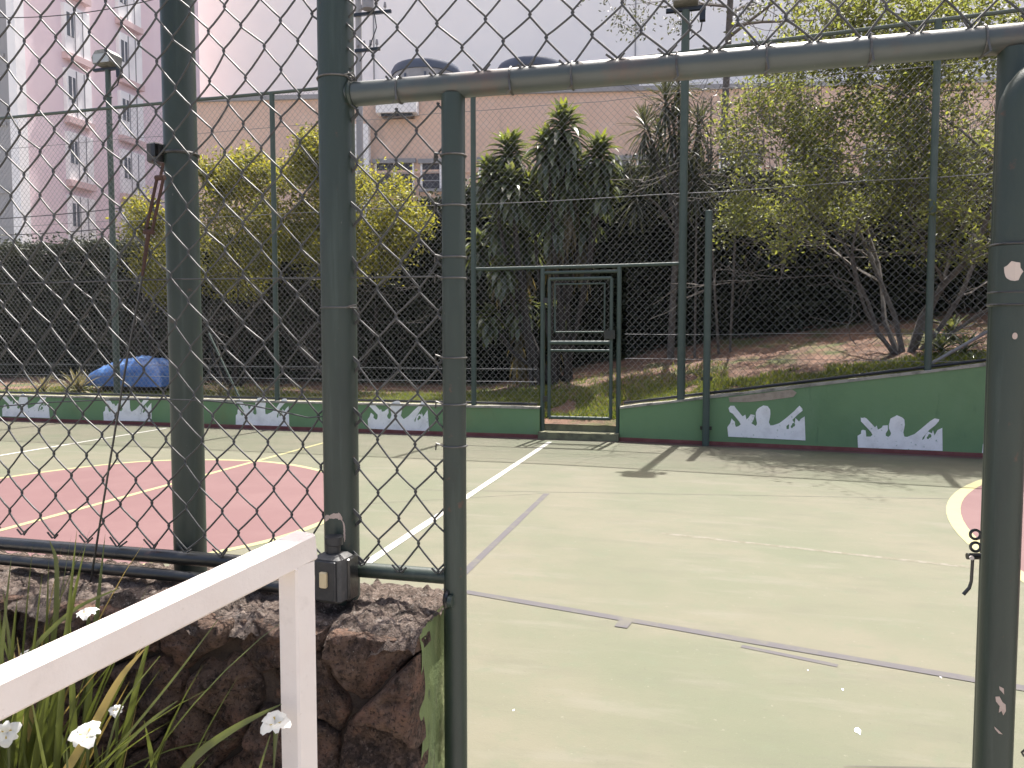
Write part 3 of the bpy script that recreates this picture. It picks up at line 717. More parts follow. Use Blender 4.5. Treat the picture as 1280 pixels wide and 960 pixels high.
def tarp():
    Yd = 13.3; a, b = on_y(124, 478, Yd), on_y(218, 478, Yd); cx, w = (a.x + b.x) / 2, (b.x - a.x)
    top = on_y(180, 446, Yd).z; zg = bank_h(cx, Yd) - .03; z0 = on_y(170, 481, Yd).z; H = (top - z0) * .98
    root = thing('tarp_heap', (cx, Yd, zg), 'blue plastic tarp draped over a heap behind the low wall', 'tarp')
    mb = MB(); nu, nv = 48, 28; vs = []; fs = []
    for i in range(nu + 1):
        for j in range(nv + 1):
            u, v = i / nu * 2 - 1, j / nv * 2 - 1
            e = max(0.0, 1 - abs(u) ** 4) ** .6 * max(0.0, 1 - abs(v) ** 3) ** .5
            e *= (.78 + .22 * math.cos((u - .35) * 1.9))
            q = Vector((u * 2.2, v * 2, 0)); cr = .05 * noise.noise(q * 1.6) + .08 * abs(noise.noise(q * 4)) + .035 * noise.noise(q * 9)
            vs.append((cx + u * w * .54 * (1 + .03 * noise.noise(q * 3)), Yd + v * .55, z0 + H * e + cr * (.15 + e * .6)))
    for i in range(nu):
        for j in range(nv): fs.append((i * (nv + 1) + j, (i + 1) * (nv + 1) + j, (i + 1) * (nv + 1) + j + 1, i * (nv + 1) + j + 1))
    mb.add(vs, fs).build('sheet', 'tarp_blue', root, True)
    MB().box((cx, Yd, (zg + z0 + H * .4) / 2), (w * .62, .7, z0 + H * .4 - zg), bev=.05).build('heap', 'dark_bark', root)
    rope = [(cx - w * .5 + w * i / 16, Yd - .46, z0 + H * (.5 + .25 * math.sin(i * math.pi / 16))) for i in range(17)]
tarp()

# ================================================================== FAR WALL, FENCE AND GATE
def seg_wall(xa, xb, label, step=.35):
    root = thing('low_wall', ((xa + xb) / 2, wall_y((xa + xb) / 2), 0), label, 'wall')
    n = max(2, int((xb - xa) / step)); th = .16
    def strip(name, off0, off1, zlo, zhi, m, z_noise=0):
        mb = MB(); vs = []; fs = []
        for i in range(n + 1):
            x = xa + (xb - xa) * i / n; y = wall_y(x); hi = zhi(x) + z_noise * noise.noise(Vector((x * 3, 1, off0)))
            vs += [(x, y + off0, zlo(x)), (x, y + off1, zlo(x)), (x, y + off1, hi), (x, y + off0, hi)]
        for i in range(n):
            for k in range(4):
                k2 = (k + 1) % 4; fs.append((i * 4 + k, i * 4 + k2, (i + 1) * 4 + k2, (i + 1) * 4 + k))
        fs += [(3, 2, 1, 0), tuple(n * 4 + k for k in range(4))]
        return mb.add(vs, fs).build(name, m, root)
    strip('wall_body', 0, th, lambda x: -.02, lambda x: wall_top(min(max(x, xa), xb) if not (GX0 <= x < GX1) else xa), 'wall_green')
    strip('coping', -.012, th + .02, lambda x: wall_top(x) + .002, lambda x: wall_top(x) + .034, 'coping_concrete', .022)
    strip('painted_base', -.014, -.002, lambda x: .004, lambda x: .055, 'kerb_red')
    return root
wl = seg_wall(-16.5, GX0 - .001, 'low green wall left of the far gate with white crowd figures')
wr = seg_wall(GX1 + .001, 10.5, 'green wall rising to the right of the far gate with white crowd figures')
sheet('painted_strip', [(-16.5, wall_y(-16.5) - .16), (GX0, wall_y(GX0) - .16), (GX1, wall_y(GX1) - .16), (10.5, wall_y(10.5) - .16), (10.5, wall_y(10.5) - .02), (GX1, wall_y(GX1) - .02), (GX0, wall_y(GX0) - .02), (-16.5, wall_y(-16.5) - .02)], 0.002, 'red_paint', court)

CROWD = [(772, 332), (770, 275), (784, 262), (788, 242), (795, 238), (802, 240), (812, 255), (812, 268), (822, 277), (832, 276), (841, 266), (836, 250), (800, 212), (782, 192), (780, 180), (786, 172), (802, 172), (812, 180), (852, 222), (864, 217), (872, 238), (884, 232), (898, 219), (914, 216), (915, 240), (906, 258), (912, 270), (922, 275), (932, 268), (936, 256), (925, 228), (924, 205), (930, 186), (944, 172), (965, 166), (986, 172), (1000, 188), (1005, 210), (1002, 235), (997, 255), (1002, 272), (1014, 274), (1050, 261), (1085, 235), (1125, 195), (1138, 182), (1150, 179), (1166, 184), (1167, 196), (1147, 214), (1115, 243), (1100, 262), (1090, 282), (1088, 296), (1098, 290), (1106, 264), (1122, 248), (1134, 262), (1136, 240), (1148, 262), (1166, 244), (1180, 228), (1184, 350)]
CW = [((x - 770) / 414, 1 - (y - 165 - (x - 770) / 414 * 18) / 167) for x, y in CROWD]
def crowd(px_left, px_right, py_bot, py_top, wall, flip=False):
    def X_at(px, py):
        r = ray(px, py); x = 0.0
        for _ in range(12): x = r.x * (wall_y(x) / r.y)
        return x, EYE + r.z * wall_y(x) / r.y
    x0, z0 = X_at(px_left, py_bot); x1, _ = X_at(px_right, py_bot); _, z1 = X_at((px_left + px_right) / 2, py_top)
    z0 = max(z0, .06)
    mb = MB(); rv = random.Random(int(px_left) + 5); CWv = [(u + rv.gauss(0, .006), v + (rv.gauss(0, .018) if v > .1 else rv.gauss(0, .012))) for u, v in CW]
    fn = lambda u, v, d: (x0 + (x1 - x0) * u, wall_y(x0 + (x1 - x0) * u) - .006 + d, z0 + (z1 - z0) * v)
    mb.prism(CWv, fn, .005)
    o = mb.build('crowd_figure', 'stencil_white', wall)
    for (u, v, r) in ((.855, .46, .028), (.835, .40, .02)):
        MB().prism([(u + r * math.cos(a) * .7, v + r * 2.2 * math.sin(a)) for a in [i * math.pi / 5 for i in range(10)]], lambda uu, vv, d: (x0 + (x1 - x0) * uu, wall_y(x0 + (x1 - x0) * uu) - .009 + d, z0 + (z1 - z0) * vv), .002).build('paint_gap', 'wall_green', o)
for a in ((3, 62, 522, 494), (130, 190, 526, 496), (295, 362, 535, 498), (460, 536, 543, 502)): crowd(*a, wl)
for a in ((909, 1006, 546, 508), (1072, 1177, 566, 522), (1227, 1345, 590, 535)): crowd(*a, wr)
def bare_patch():
    x0, x1 = 0.35, 1.25
    pol = [(0, .95), (.02, .72), (.3, .62), (.62, .60), (.95, .62), (1, .8), (.93, .98)]
    fn = lambda u, v, d: (x0 + (x1 - x0) * u, wall_y(x0 + (x1 - x0) * u) - .006 + d, wall_top(x0 + (x1 - x0) * u) - .30 + .30 * v)
    MB().prism(pol, fn, .004).build('bare_patch', 'bare_plaster', wr)
bare_patch()
# step in the gate opening
stp = MB(); stp.box(((GX0 + GX1) / 2, 11.50, .045), (GX1 - GX0 - .01, .40, .13)).box(((GX0 + GX1) / 2, 11.62, .16), (GX1 - GX0 - .01, .16, .11))
stp.build('doorstep', 'step_concrete', label='worn concrete step in the far gate opening', cat='step')

def mesh_panel(xs0, xs1, zlo, zhi, yfn, w, h, rad, sides=4, sub=1, jit=0.0, warp=None, skip=None, t=.004, seed=0, spike=None, base=0.0):
    """interlocked zigzag wires; returns V, F"""
    rng = np.random.default_rng(seed); VV, FF = [], []; off = 0
    i0, i1 = int(math.floor(xs0 / (w / 2))), int(math.ceil(xs1 / (w / 2)))
    for i in range(i0, i1):
        xa = i * w / 2
        k0 = int(math.ceil((zlo(xa + w / 4) - base) / (h / 2) - 1e-6)); k1 = int(math.floor((zhi(xa + w / 4) - base) / (h / 2)))
        if k1 - k0 < 1: continue
        pts = []
        for k in range(k0, k1 + 1):
            rt_ = (k + i) % 2
            kx = i + rt_; r2 = np.random.default_rng((kx * 7919 + k * 104729) & 0x7fffffff)
            jx, jz = (r2.normal(0, jit, 2) if jit else (0, 0))
            ov = rad * .9
            px = xa + rt_ * w / 2 + (ov if rt_ else -ov) + jx; pz = base + k * h / 2 + jz
            pts.append((px, 0.0, pz))
        path = []
        for a, b in zip(pts, pts[1:]):
            fr = -t if b[0] < a[0] else t      # each wire turns in front, then behind
            if sub == 1: path += [a, ((a[0] + b[0]) / 2, fr, (a[2] + b[2]) / 2)]
            else:
                for s_, bx in ((0, 0), (.10, .04), (.32, .015), (.68, -.015), (.9, -.04)):
                    x = a[0] + (b[0] - a[0]) * (s_ - bx); z = a[2] + (b[2] - a[2]) * s_
                    path.append((x, fr * math.sin(math.pi * min(1, max(0, s_)) ) ** .5 if s_ > 0 else 0.0, z))
        path.append(pts[-1])
        if spike:
            b0 = pts[0]; q = pts[1]; dx = b0[0] - q[0]; dz = b0[2] - q[2]; r3 = np.random.default_rng(i + 999)
            e = r3.uniform(.35, .6); path = [(b0[0] + dx * -e * .9, -.006, b0[2] + abs(dz) * e * r3.uniform(.35, .7)), (b0[0] - dx * .12, -.005, b0[2] - .002)] + path
        P = np.array(path)
        if warp is not None: P = warp(P)
        P[:, 1] += np.array([yfn(x) for x in P[:, 0]])
        T = np.gradient(P, axis=0); T /= np.linalg.norm(T, axis=1)[:, None]
        A = np.cross(T, (0, 1, 0)); A /= np.linalg.norm(A, axis=1)[:, None]; B = np.cross(T, A)
        an = 2 * np.pi * np.arange(sides) / sides
        V = P[:, None, :] + rad * (A[:, None, :] * np.cos(an)[None, :, None] + B[:, None, :] * np.sin(an)[None, :, None])
        m = len(P); idx = np.arange(m * sides).reshape(m, sides); nx_ = np.roll(idx, -1, 1)
        F = np.stack([idx[:-1], nx_[:-1], nx_[1:], idx[1:]], -1).reshape(-1, 4)
        VV.append(V.reshape(-1, 3)); FF.append(F + off); off += m * sides
    return np.concatenate(VV), np.concatenate(FF)

FT = 5.58
fyn = lambda x: wall_y(x) + .09
def wall_x(px, py):
    r = ray(px, py); x = 0.0
    for _ in range(12): x = r.x * (fyn(x) / r.y)
    return x
def far_fence():
    root = thing('court_fence', (-4, 11.5, 0), 'tall green wire mesh fence along the far side of the court', 'fence')
    px = [(-330, .042), (-60, .042), (344, .042), (592, .042), (853, .058), (1163, .046), (1500, .046)]
    X = {}
    for p, r in px:
        x = wall_x(p, 350); z0 = wall_top(x) + .0
        top = 6.15 if p == 853 else FT
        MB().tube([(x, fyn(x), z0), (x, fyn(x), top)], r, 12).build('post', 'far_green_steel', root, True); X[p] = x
    xs = [-16.5, GX0, GX1, 10]
    def rail(name, xa, xb, z, r, m='far_green_steel', sag=0):
        pts = []; n = 30
        for i in range(n + 1):
            x = xa + (xb - xa) * i / n; pts.append((x, fyn(x), (z(x) if callable(z) else z) + sag * noise.noise(Vector((x * .9, z if not callable(z) else 0, 1)))))
        MB().tube(pts, r, 8).build(name, m, root, True)
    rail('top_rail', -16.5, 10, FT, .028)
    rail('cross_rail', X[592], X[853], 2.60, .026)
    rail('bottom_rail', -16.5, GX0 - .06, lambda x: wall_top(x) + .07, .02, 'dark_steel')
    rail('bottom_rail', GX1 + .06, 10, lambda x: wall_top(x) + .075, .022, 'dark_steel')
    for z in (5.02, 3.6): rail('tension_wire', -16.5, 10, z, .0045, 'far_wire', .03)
    for z in (1.05, .85): rail('tension_wire', -16.5, GX0 - .06, z, .004, 'far_wire', .02)
    rail('tension_wire', GX1 + .06, 10, 1.58, .003, 'far_wire', .02); rail('tension_wire', GX1 + .06, 4, 1.22, .003, 'far_wire', .02)
    a = X[1163]; MB().tube([(a + .05, fyn(a) + .02, wall_top(a) + .12), (a + 1.35, fyn(a + 1.3) + .05, wall_top(a) + .98)], .022, 8).build('brace', 'far_wire', root, True)
    a = wall_x(298, 482); b = wall_x(258, 412); MB().tube([(a, fyn(a) + .03, .50), (b, fyn(b) + .06, 1.62)], .018, 8).build('brace', 'far_green_steel', root, True)
    def zlo(x):
        if GX0 - .05 < x < GX1 + .05: return 2.62
        return wall_top(x) + .07
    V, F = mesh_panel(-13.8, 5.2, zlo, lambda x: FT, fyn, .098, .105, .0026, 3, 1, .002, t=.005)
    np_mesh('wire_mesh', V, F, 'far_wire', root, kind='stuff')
    # floodlight bracket on the tall post
    x = X[853]; y = fyn(x)
    return root, x, y
ff, LX, LY = far_fence()

def floodlight(x, y, z, label, w=.5, flip=1):
    root = thing('floodlight', (x, y, z), label, 'floodlight', 'floodlights round the court')
    MB().box((x, y, z + .02), (w, .06, .05)).build('bracket', 'dark_steel', root)
    h = MB(); 
    prof = [(-.26, .03), (-.30, .16), (-.18, .27), (.16, .29), (.30, .20), (.26, .05)]
    h.prism([(u * w * 1.5 * .78, v) for u, v in prof], lambda u, v, d: (x + u, y - .16 + d, z + .05 + v), .30)
    hh = h.build('housing', 'lamp_housing', root)
    for k in range(4): MB().box((x - w * .24 + w * .16 * k, y + .155, z + .20), (.015, .05, .2)).build('fin', 'dark_steel', hh)
    MB().box((x, y - .168, z + .17), (w * .55, .014, .16)).build('lens', 'lamp_glass', root)
    MB().box((x + w * .42, y, z - .06), (.08, .09, .20)).build('ballast', 'dark_steel', root)
    MB().tube([(x + w * .42, y, z - .14), (x + w * .38, y - .03, z - .3), (x + w * .2, y - .02, z - .36), (x + .03, y, z - .42)], .011, 6).build('cord', 'cable', root)
floodlight(LX, LY, 6.15, 'floodlight on top of the tall green post right of the far gate', .55)
def lamp_pole():
    Y = 12.6; p = on_y(141, 300, Y); z1 = on_y(133, 88, Y).z; g = bank_h(p.x, Y)
    root = thing('lamp_pole', (p.x, Y, g), 'slim grey lamp pole standing in front of the pink tower', 'lamp pole')
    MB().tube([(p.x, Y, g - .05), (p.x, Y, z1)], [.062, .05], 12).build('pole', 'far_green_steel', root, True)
    MB().box((p.x, Y, g + .01), (.25, .25, .06)).build('base_plate', 'dark_steel', root)
    for z in (z1 - .5, z1 - 1.0, z1 - 1.5): MB().ring((p.x, Y, z), .06, .007).build('strap', 'dark_steel', root)
    floodlight(p.x, Y, z1, 'weathered floodlight on the slim pole before the pink tower', .62)
lamp_pole()

def net_post():
    p = on_z(882, 557); x, y = p.x, wall_y(p.x) - .10
    root = thing('net_post', (x, y, 0), 'shorter pale green steel post standing against the far wall', 'post')
    MB().tube([(x, y, 0), (x, y, 3.28)], .05, 14).build('pole', 'far_green_steel', root, True)
    MB().tube([(x, y, 3.28), (x, y, 3.30), (x, y, 3.31)], [.054, .05, .02], 14).build('cap', 'far_green_steel', root, True)
    for z in (.25, .95): MB().box((x, y + .045, z), (.16, .07, .05)).build('wall_clamp', 'dark_steel', root)
net_post()

def far_gate():
    y = fyn(-1.8); root = thing('far_gate', ((GX0 + GX1) / 2, y, .2), 'closed green mesh gate in the far fence above the step', 'gate')
    def pipe(name, pts, r, m='far_green_steel', par=root): return MB().tube(pts, r, 10).build(name, m, par, True)
    a, b = GX0 + .03, GX1 - .03
    for x in (a, b): pipe('jamb', [(x, y, .10), (x, y, 2.60)], .035)
    pipe('lintel', [(a, y, 2.52), (b, y, 2.52)], .026)
    c, d = a + .11, b - .11; yy = y - .035
    for x in (c, d): pipe('stile', [(x, yy, .32), (x, yy, 2.42)], .026)
    for z, r in ((.32, .026), (2.42, .026), (1.46, .030), (1.34, .02)): pipe('rail', [(c, yy, z), (d, yy, z)], r)
    e, f = c + .09, d - .10
    for x in (e, f): pipe('inner_bar', [(x, yy - .01, 1.62), (x, yy - .01, 2.34)], .013)
    for z in (1.62, 2.34): pipe('inner_bar', [(e, yy - .01, z), (f, yy - .01, z)], .013)
    for z in (.6, 2.1): MB().box((a + .06, y - .02, z), (.09, .03, .08)).build('hinge', 'dark_steel', root)
    MB().box((d - .02, yy - .035, 1.58), (.16, .03, .13)).build('lock_box', 'dark_steel', root)
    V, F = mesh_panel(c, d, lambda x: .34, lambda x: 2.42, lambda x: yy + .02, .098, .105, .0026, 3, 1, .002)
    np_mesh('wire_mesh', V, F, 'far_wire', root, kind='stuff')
far_gate()

# ================================================================== NEAR FENCE, GATE AND STONE WALL
D = 1.65
def nx_(px, py=480, Y=D): return on_y(px, py, Y).x
P2X = nx_(424, 400); JX = nx_(568, 500); GPX = nx_(1255, 400)
RAIL_Z = (on_y(440, 118, D).z + on_y(1250, 50, D).z) / 2
BOT_Z = on_y(500, 716, D).z
WTOP = .885; WFRONT = 1.475; WEND = -.582
def near_warp(P):
    P = P.copy(); z, x = P[:, 2].copy(), P[:, 0].copy()
    P[:, 2] += np.clip(z - 1.45, -.3, 3) * .05 * (x + 1.0) + .006 * np.sin(x * 3.1 + z * 2.0)
    P[:, 0] += .008 * np.sin(z * 4 + x * 2) + .006 * np.sin(x * 5.3 + z * 7)
    P[:, 1] += .008 * np.sin(x * 4 + 1) * np.sin(z * 3)
    return P
def gate_warp(P):
    P = P.copy(); z, x = P[:, 2].copy(), P[:, 0].copy(); q = np.clip((z - RAIL_Z) / .2, 0, 1)
    P[:, 2] += (z - RAIL_Z) * .07 * (x + .3) + q * .006 * np.sin(x * 3.1 + z * 2.0)
    P[:, 0] += .008 * np.sin(z * 4 + x * 2) + .006 * np.sin(x * 5.3 + z * 7)
    P[:, 1] += q * .008 * np.sin(x * 4 + 1) * np.sin(z * 3)
    return P
def near_fence():
    root = thing('near_fence', (P2X, D, WTOP), 'dark green pipe fence with wire mesh on the near stone wall', 'fence')
    def pipe(name, pts, r, m='green_steel', par=root, n=20): return MB().tube(pts, r, n).build(name, m, par, True)
    post = pipe('post', [(P2X, D, WTOP - .05), (P2X, D, 4.2)], .041, n=28)
    # peeling paint collar low on the post
    zp = on_y(424, 646, D).z
    vs = []; fs = []; K = 40
    for i in range(K + 1):
        t = i / K; th = -.75 + 1.35 * math.sin(min(1, t * 1.5) * math.pi / 2); zc = zp + .012 * math.sin(min(1, t * 1.6) * math.pi) - .095 * max(0, t - .42) ** 1.2
        wd = (.006 + .004 * noise.noise(Vector((t * 9, 0, 0))) + .003 * noise.noise(Vector((t * 30, 0, 0)))) * (1 if t < .95 else .4)
        for q in (-1, 1): vs.append((P2X + .0416 * math.sin(th + q * wd * (8 if t > .5 else 0)), D - .0416 * math.cos(th + q * wd * (8 if t > .5 else 0)), zc - (q * wd if t <= .5 else q * wd * .4)))
    for i in range(K): fs.append((2 * i, 2 * i + 1, 2 * i + 3, 2 * i + 2))
    MB().add(vs, fs).build('bare_paint', 'sticker', post)
    def ring_tie(x, z, R, tail=1, par=post):
        mb = MB(); mb.ring((x, D, z), R + .0015, .0022, n=28)
        mb.tube([(x + R * .7 * tail, D - R * .72, z), (x + (R + .012) * tail, D - R * .55, z + .006), (x + (R + .016) * tail, D - R * .3, z - .01)], .002, 5)
        mb.build('wire_tie', 'tie_wire', par)
    for py in (100, 385): ring_tie(P2X, on_y(424, py, D).z, .041)
    # right-hand end beyond the gate and the long top rail
    tr = pipe('gate_lintel', [(P2X, D, RAIL_Z), (GPX + .02, D, RAIL_Z), (2.6, D, RAIL_Z)], .027, 'rail_steel', n=24)
    MB().ring((P2X + .041, D, RAIL_Z), .027, .006, 'x', 24).build('weld', 'green_steel', tr, True)
    for px in (500, 640, 716, 846, 957, 1085, 1227):
        x = nx_(px, 90); mb = MB(); mb.ring((x, D, RAIL_Z), .0283, .0022, 'x', 24)
        mb.tube([(x, D - .028, RAIL_Z - .005), (x + .004, D - .034, RAIL_Z - .03), (x - .006, D - .03, RAIL_Z - .036)], .002, 5); mb.build('wire_tie', 'tie_wire', tr)
    jm = pipe('gate_jamb', [(JX, D, .0), (JX, D, RAIL_Z - .02)], .0265, n=24)
    for py in (195, 258, 322, 348, 447, 505, 557): ring_tie(JX, on_y(568, py, D).z, .0265, -1, jm)
    MB().tube([(JX - .004, D - .036, BOT_Z - .045), (JX + .006, D - .036, BOT_Z - .045)], .014, 12).build('bolt_head', 'green_steel', jm, True)
    MB().ring((JX - .012, D - .018, BOT_Z - .045), .018, .006, 'x', 16).build('clamp', 'dark_steel', jm)
    gp = pipe('gate_post', [(GPX, D, .0), (GPX, D, RAIL_Z - .02)], .0265, n=24)
    # bottom rails
    pipe('bottom_rail', [(P2X + .035, D, BOT_Z), (JX - .02, D, BOT_Z)], .0175)
    zL = on_y(60, 684, D).z
    pipe('bottom_rail', [(-4.2, D, zL), (P2X - .03, D, zL)], .0178, 'dark_steel')
    zL2 = on_y(60, 705, D - .03).z
    pipe('ground_pipe', [(-4.2, D - .03, zL2), (-2.2, D - .03, zL2 + .004), (-1.3, D - .035, zL2), (P2X - .04, D - .035, zL2 - .008)], .0140, 'dark_steel')
    # tension wires
    za, zb, zc = on_y(0, 355, D - .012).z, on_y(225, 347, D - .05).z, on_y(553, 346, D).z
    pts = [(-4.2, D - .01, za + .02), (nx_(0), D - .01, za), (nx_(225), D - .012, zb), (P2X, D - .012, (zb + zc) / 2 - .002), (JX - .03, D - .012, zc), (JX - .05, D - .025, zc + .012)]
    MB().tube(pts, .0021, 6).build('tension_wire', 'mesh_wire', root)
    ctl = [(-60, 512), (0, 508), (60, 503), (130, 500), (200, 499), (260, 501), (310, 506), (350, 514), (385, 522), (410, 520)]
    MB().tube([on_y(a, b, D - .016) for a, b in ctl], .0018, 6).build('loose_wire', 'mesh_wire', root)
    w, h = .0965, .1145
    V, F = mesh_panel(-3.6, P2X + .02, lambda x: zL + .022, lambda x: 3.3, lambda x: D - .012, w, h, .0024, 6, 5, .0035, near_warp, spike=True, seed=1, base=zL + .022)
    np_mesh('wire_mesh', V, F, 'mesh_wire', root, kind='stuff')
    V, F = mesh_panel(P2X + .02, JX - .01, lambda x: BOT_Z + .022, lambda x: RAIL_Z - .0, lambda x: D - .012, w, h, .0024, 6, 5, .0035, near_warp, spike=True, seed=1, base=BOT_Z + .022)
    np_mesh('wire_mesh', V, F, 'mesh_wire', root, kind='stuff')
    V, F = mesh_panel(P2X + .03, 2.2, lambda x: RAIL_Z + .02, lambda x: 3.3, lambda x: D - .012, w, h, .0024, 6, 5, .0035, gate_warp, spike=True, seed=1, base=RAIL_Z + .02)
    np_mesh('wire_mesh', V, F, 'mesh_wire', root, kind='stuff')
near_fence()

def thin_pole():
    Y = D + .075; x = on_y(231, 400, Y).x
    root = thing('steel_pole', (x, Y, 0), 'round dark green pole standing behind the mesh left of the switch post', 'pole')
    MB().tube([(x, Y, -.02), (x, Y, 4.2)], .0405, 28).build('pole', 'green_steel', root, True)
    z = on_y(205, 195, Y).z; bx = x - .052
    b = MB().box((bx, Y - .02, z), (.032, .05, .05), bev=.004).build('bracket', 'box_grey', root)
    MB().box((bx + .01, Y - .045, z + .004), (.012, .012, .03)).build('bolt', 'dark_steel', b)
    MB().ring((x, Y, z), .042, .004, n=28).build('clamp_band', 'dark_steel', root)
    return x, Y, z
TPX, TPY, TPZ = thin_pole()
def turnbuckle():
    Y = D - .03; a = on_y(204, 205, Y); b = on_y(186, 290, Y); c = on_y(178, 345, Y); d = on_y(112, 735, D - .06)
    root = thing('turnbuckle_cable', (d.x, d.y, d.z), 'rusty turnbuckle and thin stay cable slanting down the near mesh', 'cable')
    MB().tube([Vector((TPX - .052, TPY - .04, TPZ - .02)), a, a.lerp(b, .2)], .0035, 6).build('hook', 'rust', root)
    s = Vector((.009, 0, 0)); t = MB()
    t.tube([a.lerp(b, .2) - s, b - s], .0038, 6).tube([a.lerp(b, .2) + s, b + s], .0038, 6)
    t.build('turnbuckle_frame', 'rust', root)
    for q in (a.lerp(b, .2), b): MB().tube([q - s * 1.4, q + s * 1.4], .0065, 8).build('turnbuckle_end', 'rust', root)
    MB().tube([b, b.lerp(c, .5), c], [.0055, .005, .0035], 7).build('screw', 'rust', root)
    MB().tube([c, c.lerp(d, .3) + Vector((-.004, 0, 0)), c.lerp(d, .6) + Vector((-.003, 0, 0)), d], .0026, 6).build('stay_cable', 'dark_steel', root)
turnbuckle()

def switch_box():
    p = on_y(419, 720, D - .07); x, y, z = p.x, D - .075, p.z
    root = thing('switch_box', (x, y, z - .06), 'small weathered switch box with a cream rocker at the fence post foot', 'switch box')
    b = MB().box((x, y, z), (.070, .062, .108), math.radians(-6), bev=.007).build('box', 'box_grey', root, True)
    MB().box((x - .003, y - .034, z), (.052, .007, .09), math.radians(-6), bev=.002).build('cover_plate', 'black_plastic', b)
    MB().box((x - .006, y - .040, z + .004), (.018, .010, .036), math.radians(-6), bev=.002).build('rocker', 'switch_cream', root)
    MB().tube([(x - .004, y + .005, z + .05), (x - .004, y + .005, z + .072), (x - .003, y + .006, z + .074), (x - .003, y + .006, z + .092)], [.017, .017, .021, .021], 14).build('conduit_fitting', 'black_plastic', root, True)
    MB().box((x + .03, y + .02, z - .005), (.02, .05, .10), bev=.004).build('side_clamp', 'dark_steel', root)
switch_box()

def open_leaf():
    # leaf swung out towards the path: hinge stile by the fence, frame running towards the camera side
    c = on_y(1262, 400, D - .085); x, y = c.x, D - .085; zt = on_y(1262, 92, y).z; R = .031
    d = Vector((.995, -.10, 0)); Lw = 1.05; z0 = .10; bend = .07
    root = thing('open_gate_leaf', (x, y, z0), 'open green pipe gate leaf at the right edge of the doorway', 'gate')
    o = Vector((x, y, 0))
    pts = []
    def corner(a0, cpt, ddir1, ddir2):
        return [cpt + ddir1 * (-bend * (1 - math.sin(t))) + ddir2 * (bend * (1 - math.cos(t))) for t in [i * math.pi / 12 for i in range(0, 7)]]
    up = Vector((0, 0, 1))
    A, B, Cc, E = o + up * z0, o + up * zt, o + d * Lw + up * zt, o + d * Lw + up * z0
    loop = [A + up * bend] + corner(0, B, up, d) + corner(0, Cc, d, -up) + corner(0, E, -up, -d) + corner(0, A, -d, up)
    MB().tube(loop, R, 24, cap=False).build('frame', 'green_steel', root, True)
    zb = on_y(1262, 345, y).z
    MB().tube([o + up * (zb - .055), o + up * (zb - .052), o + up * (zb + .052), o + up * (zb + .055)], [R + .001, R + .005, R + .005, R + .001], 24, False).build('sleeve', 'green_steel', root, True)
    for dz in (-.03, -.052, .055): MB().ring((x, y, zb + dz), R + .004, .0022, n=28).build('band', 'dark_steel', root)
    def patch(px, py, poly, m='sticker'):
        q = on_y(px, py, y - R); 
        th = -.26
        MB().prism(poly, lambda u, v, dd: (x + (R + .0062 - dd) * math.sin(th + (u) / R), y - (R + .0062 - dd) * math.cos(th + u / R), q.z + v), .0015).build('paint_loss', m, root)
    ov = lambda a, b: [(a * math.cos(t), b * math.sin(t)) for t in [i * math.pi / 7 for i in range(14)]]
    patch(1255, 340, [(a * random.Random(i).uniform(.8, 1.15), b * random.Random(i + 50).uniform(.8, 1.15)) for i, (a, b) in enumerate(ov(.012, .017))], 'bare_chip')
    def patch2(px, py, poly):
        q = on_y(px, py, y - R); th = -.05
        MB().prism(poly, lambda u, v, dd: (x + (R + .0012 - dd) * math.sin(th + u / R), y - (R + .0012 - dd) * math.cos(th + u / R), q.z + v), .001).build('paint_loss', 'sticker', root)
    patch2(1252, 420, ov(.004, .006))
    patch2(1251, 880, [(-.009, .012), (-.003, .014), (.002, .004), (.007, .0), (.008, -.012), (.004, -.02), (.001, -.012), (-.003, -.016), (-.002, -.004), (-.008, .004)])
    patch2(1250, 862, [(-.004, .006), (.003, .003), (.004, -.008), (.001, -.004), (-.003, 0)])
    patch2(1244, 912, [(-.009, .005), (0, -.003), (.004, -.007), (-.002, -.006), (-.008, .001)])
    # leaf mesh
    MB().tube([o + d * (R + .030) + up * (z0 + .04), o + d * (R + .030) + up * (zt - .04)], .0045, 8).build('tension_bar', 'dark_steel', root)
    V, F = mesh_panel(R + .03, Lw - .03, lambda s: z0 + .03, lambda s: zt - .03, lambda s: 0, .0965, .1145, .0021, 5, 5, .003, seed=4)
    Q = np.empty_like(V); dn = np.array((d.y, -d.x, 0)); Q = np.array(o)[None, :] + V[:, :1] * np.array(d)[None, :] + V[:, 1:2] * dn[None, :] + np.array((0, 0, 1.0))[None, :] * V[:, 2:3]
    np_mesh('wire_mesh', Q, F, 'mesh_wire', root, kind='stuff')
    # latch
    l = on_y(1219, 672, D - .03); lt = thing('gate_latch', (l.x, l.y, l.z - .12), 'dark chain links and hook hanging on the right gate post', 'latch')
    MB().ring((l.x, l.y, l.z + .006), .0088, .0028, 'y', 18).build('link', 'dark_steel', lt, True)
    MB().ring((l.x + .001, l.y, l.z - .018), .0086, .0028, 'y', 18).build('link', 'dark_steel', lt, True)
    MB().tube([(l.x - .014, l.y - .004, l.z - .036), (l.x + .020, l.y + .004, l.z - .036)], .0062, 12).build('barrel', 'dark_steel', lt, True)
    MB().tube([(l.x - .009, l.y - .012, l.z - .036), (l.x - .009, l.y - .016, l.z - .036)], .004, 10).build('rivet', 'white_enamel', lt, True)
    MB().tube([(l.x - .003, l.y, l.z - .04), (l.x - .004, l.y, l.z - .085), (l.x - .007, l.y, l.z - .098), (l.x - .017, l.y, l.z - .112)], [.003, .003, .0034, .0036], 8).build('hook', 'dark_steel', lt, True)
open_leaf()

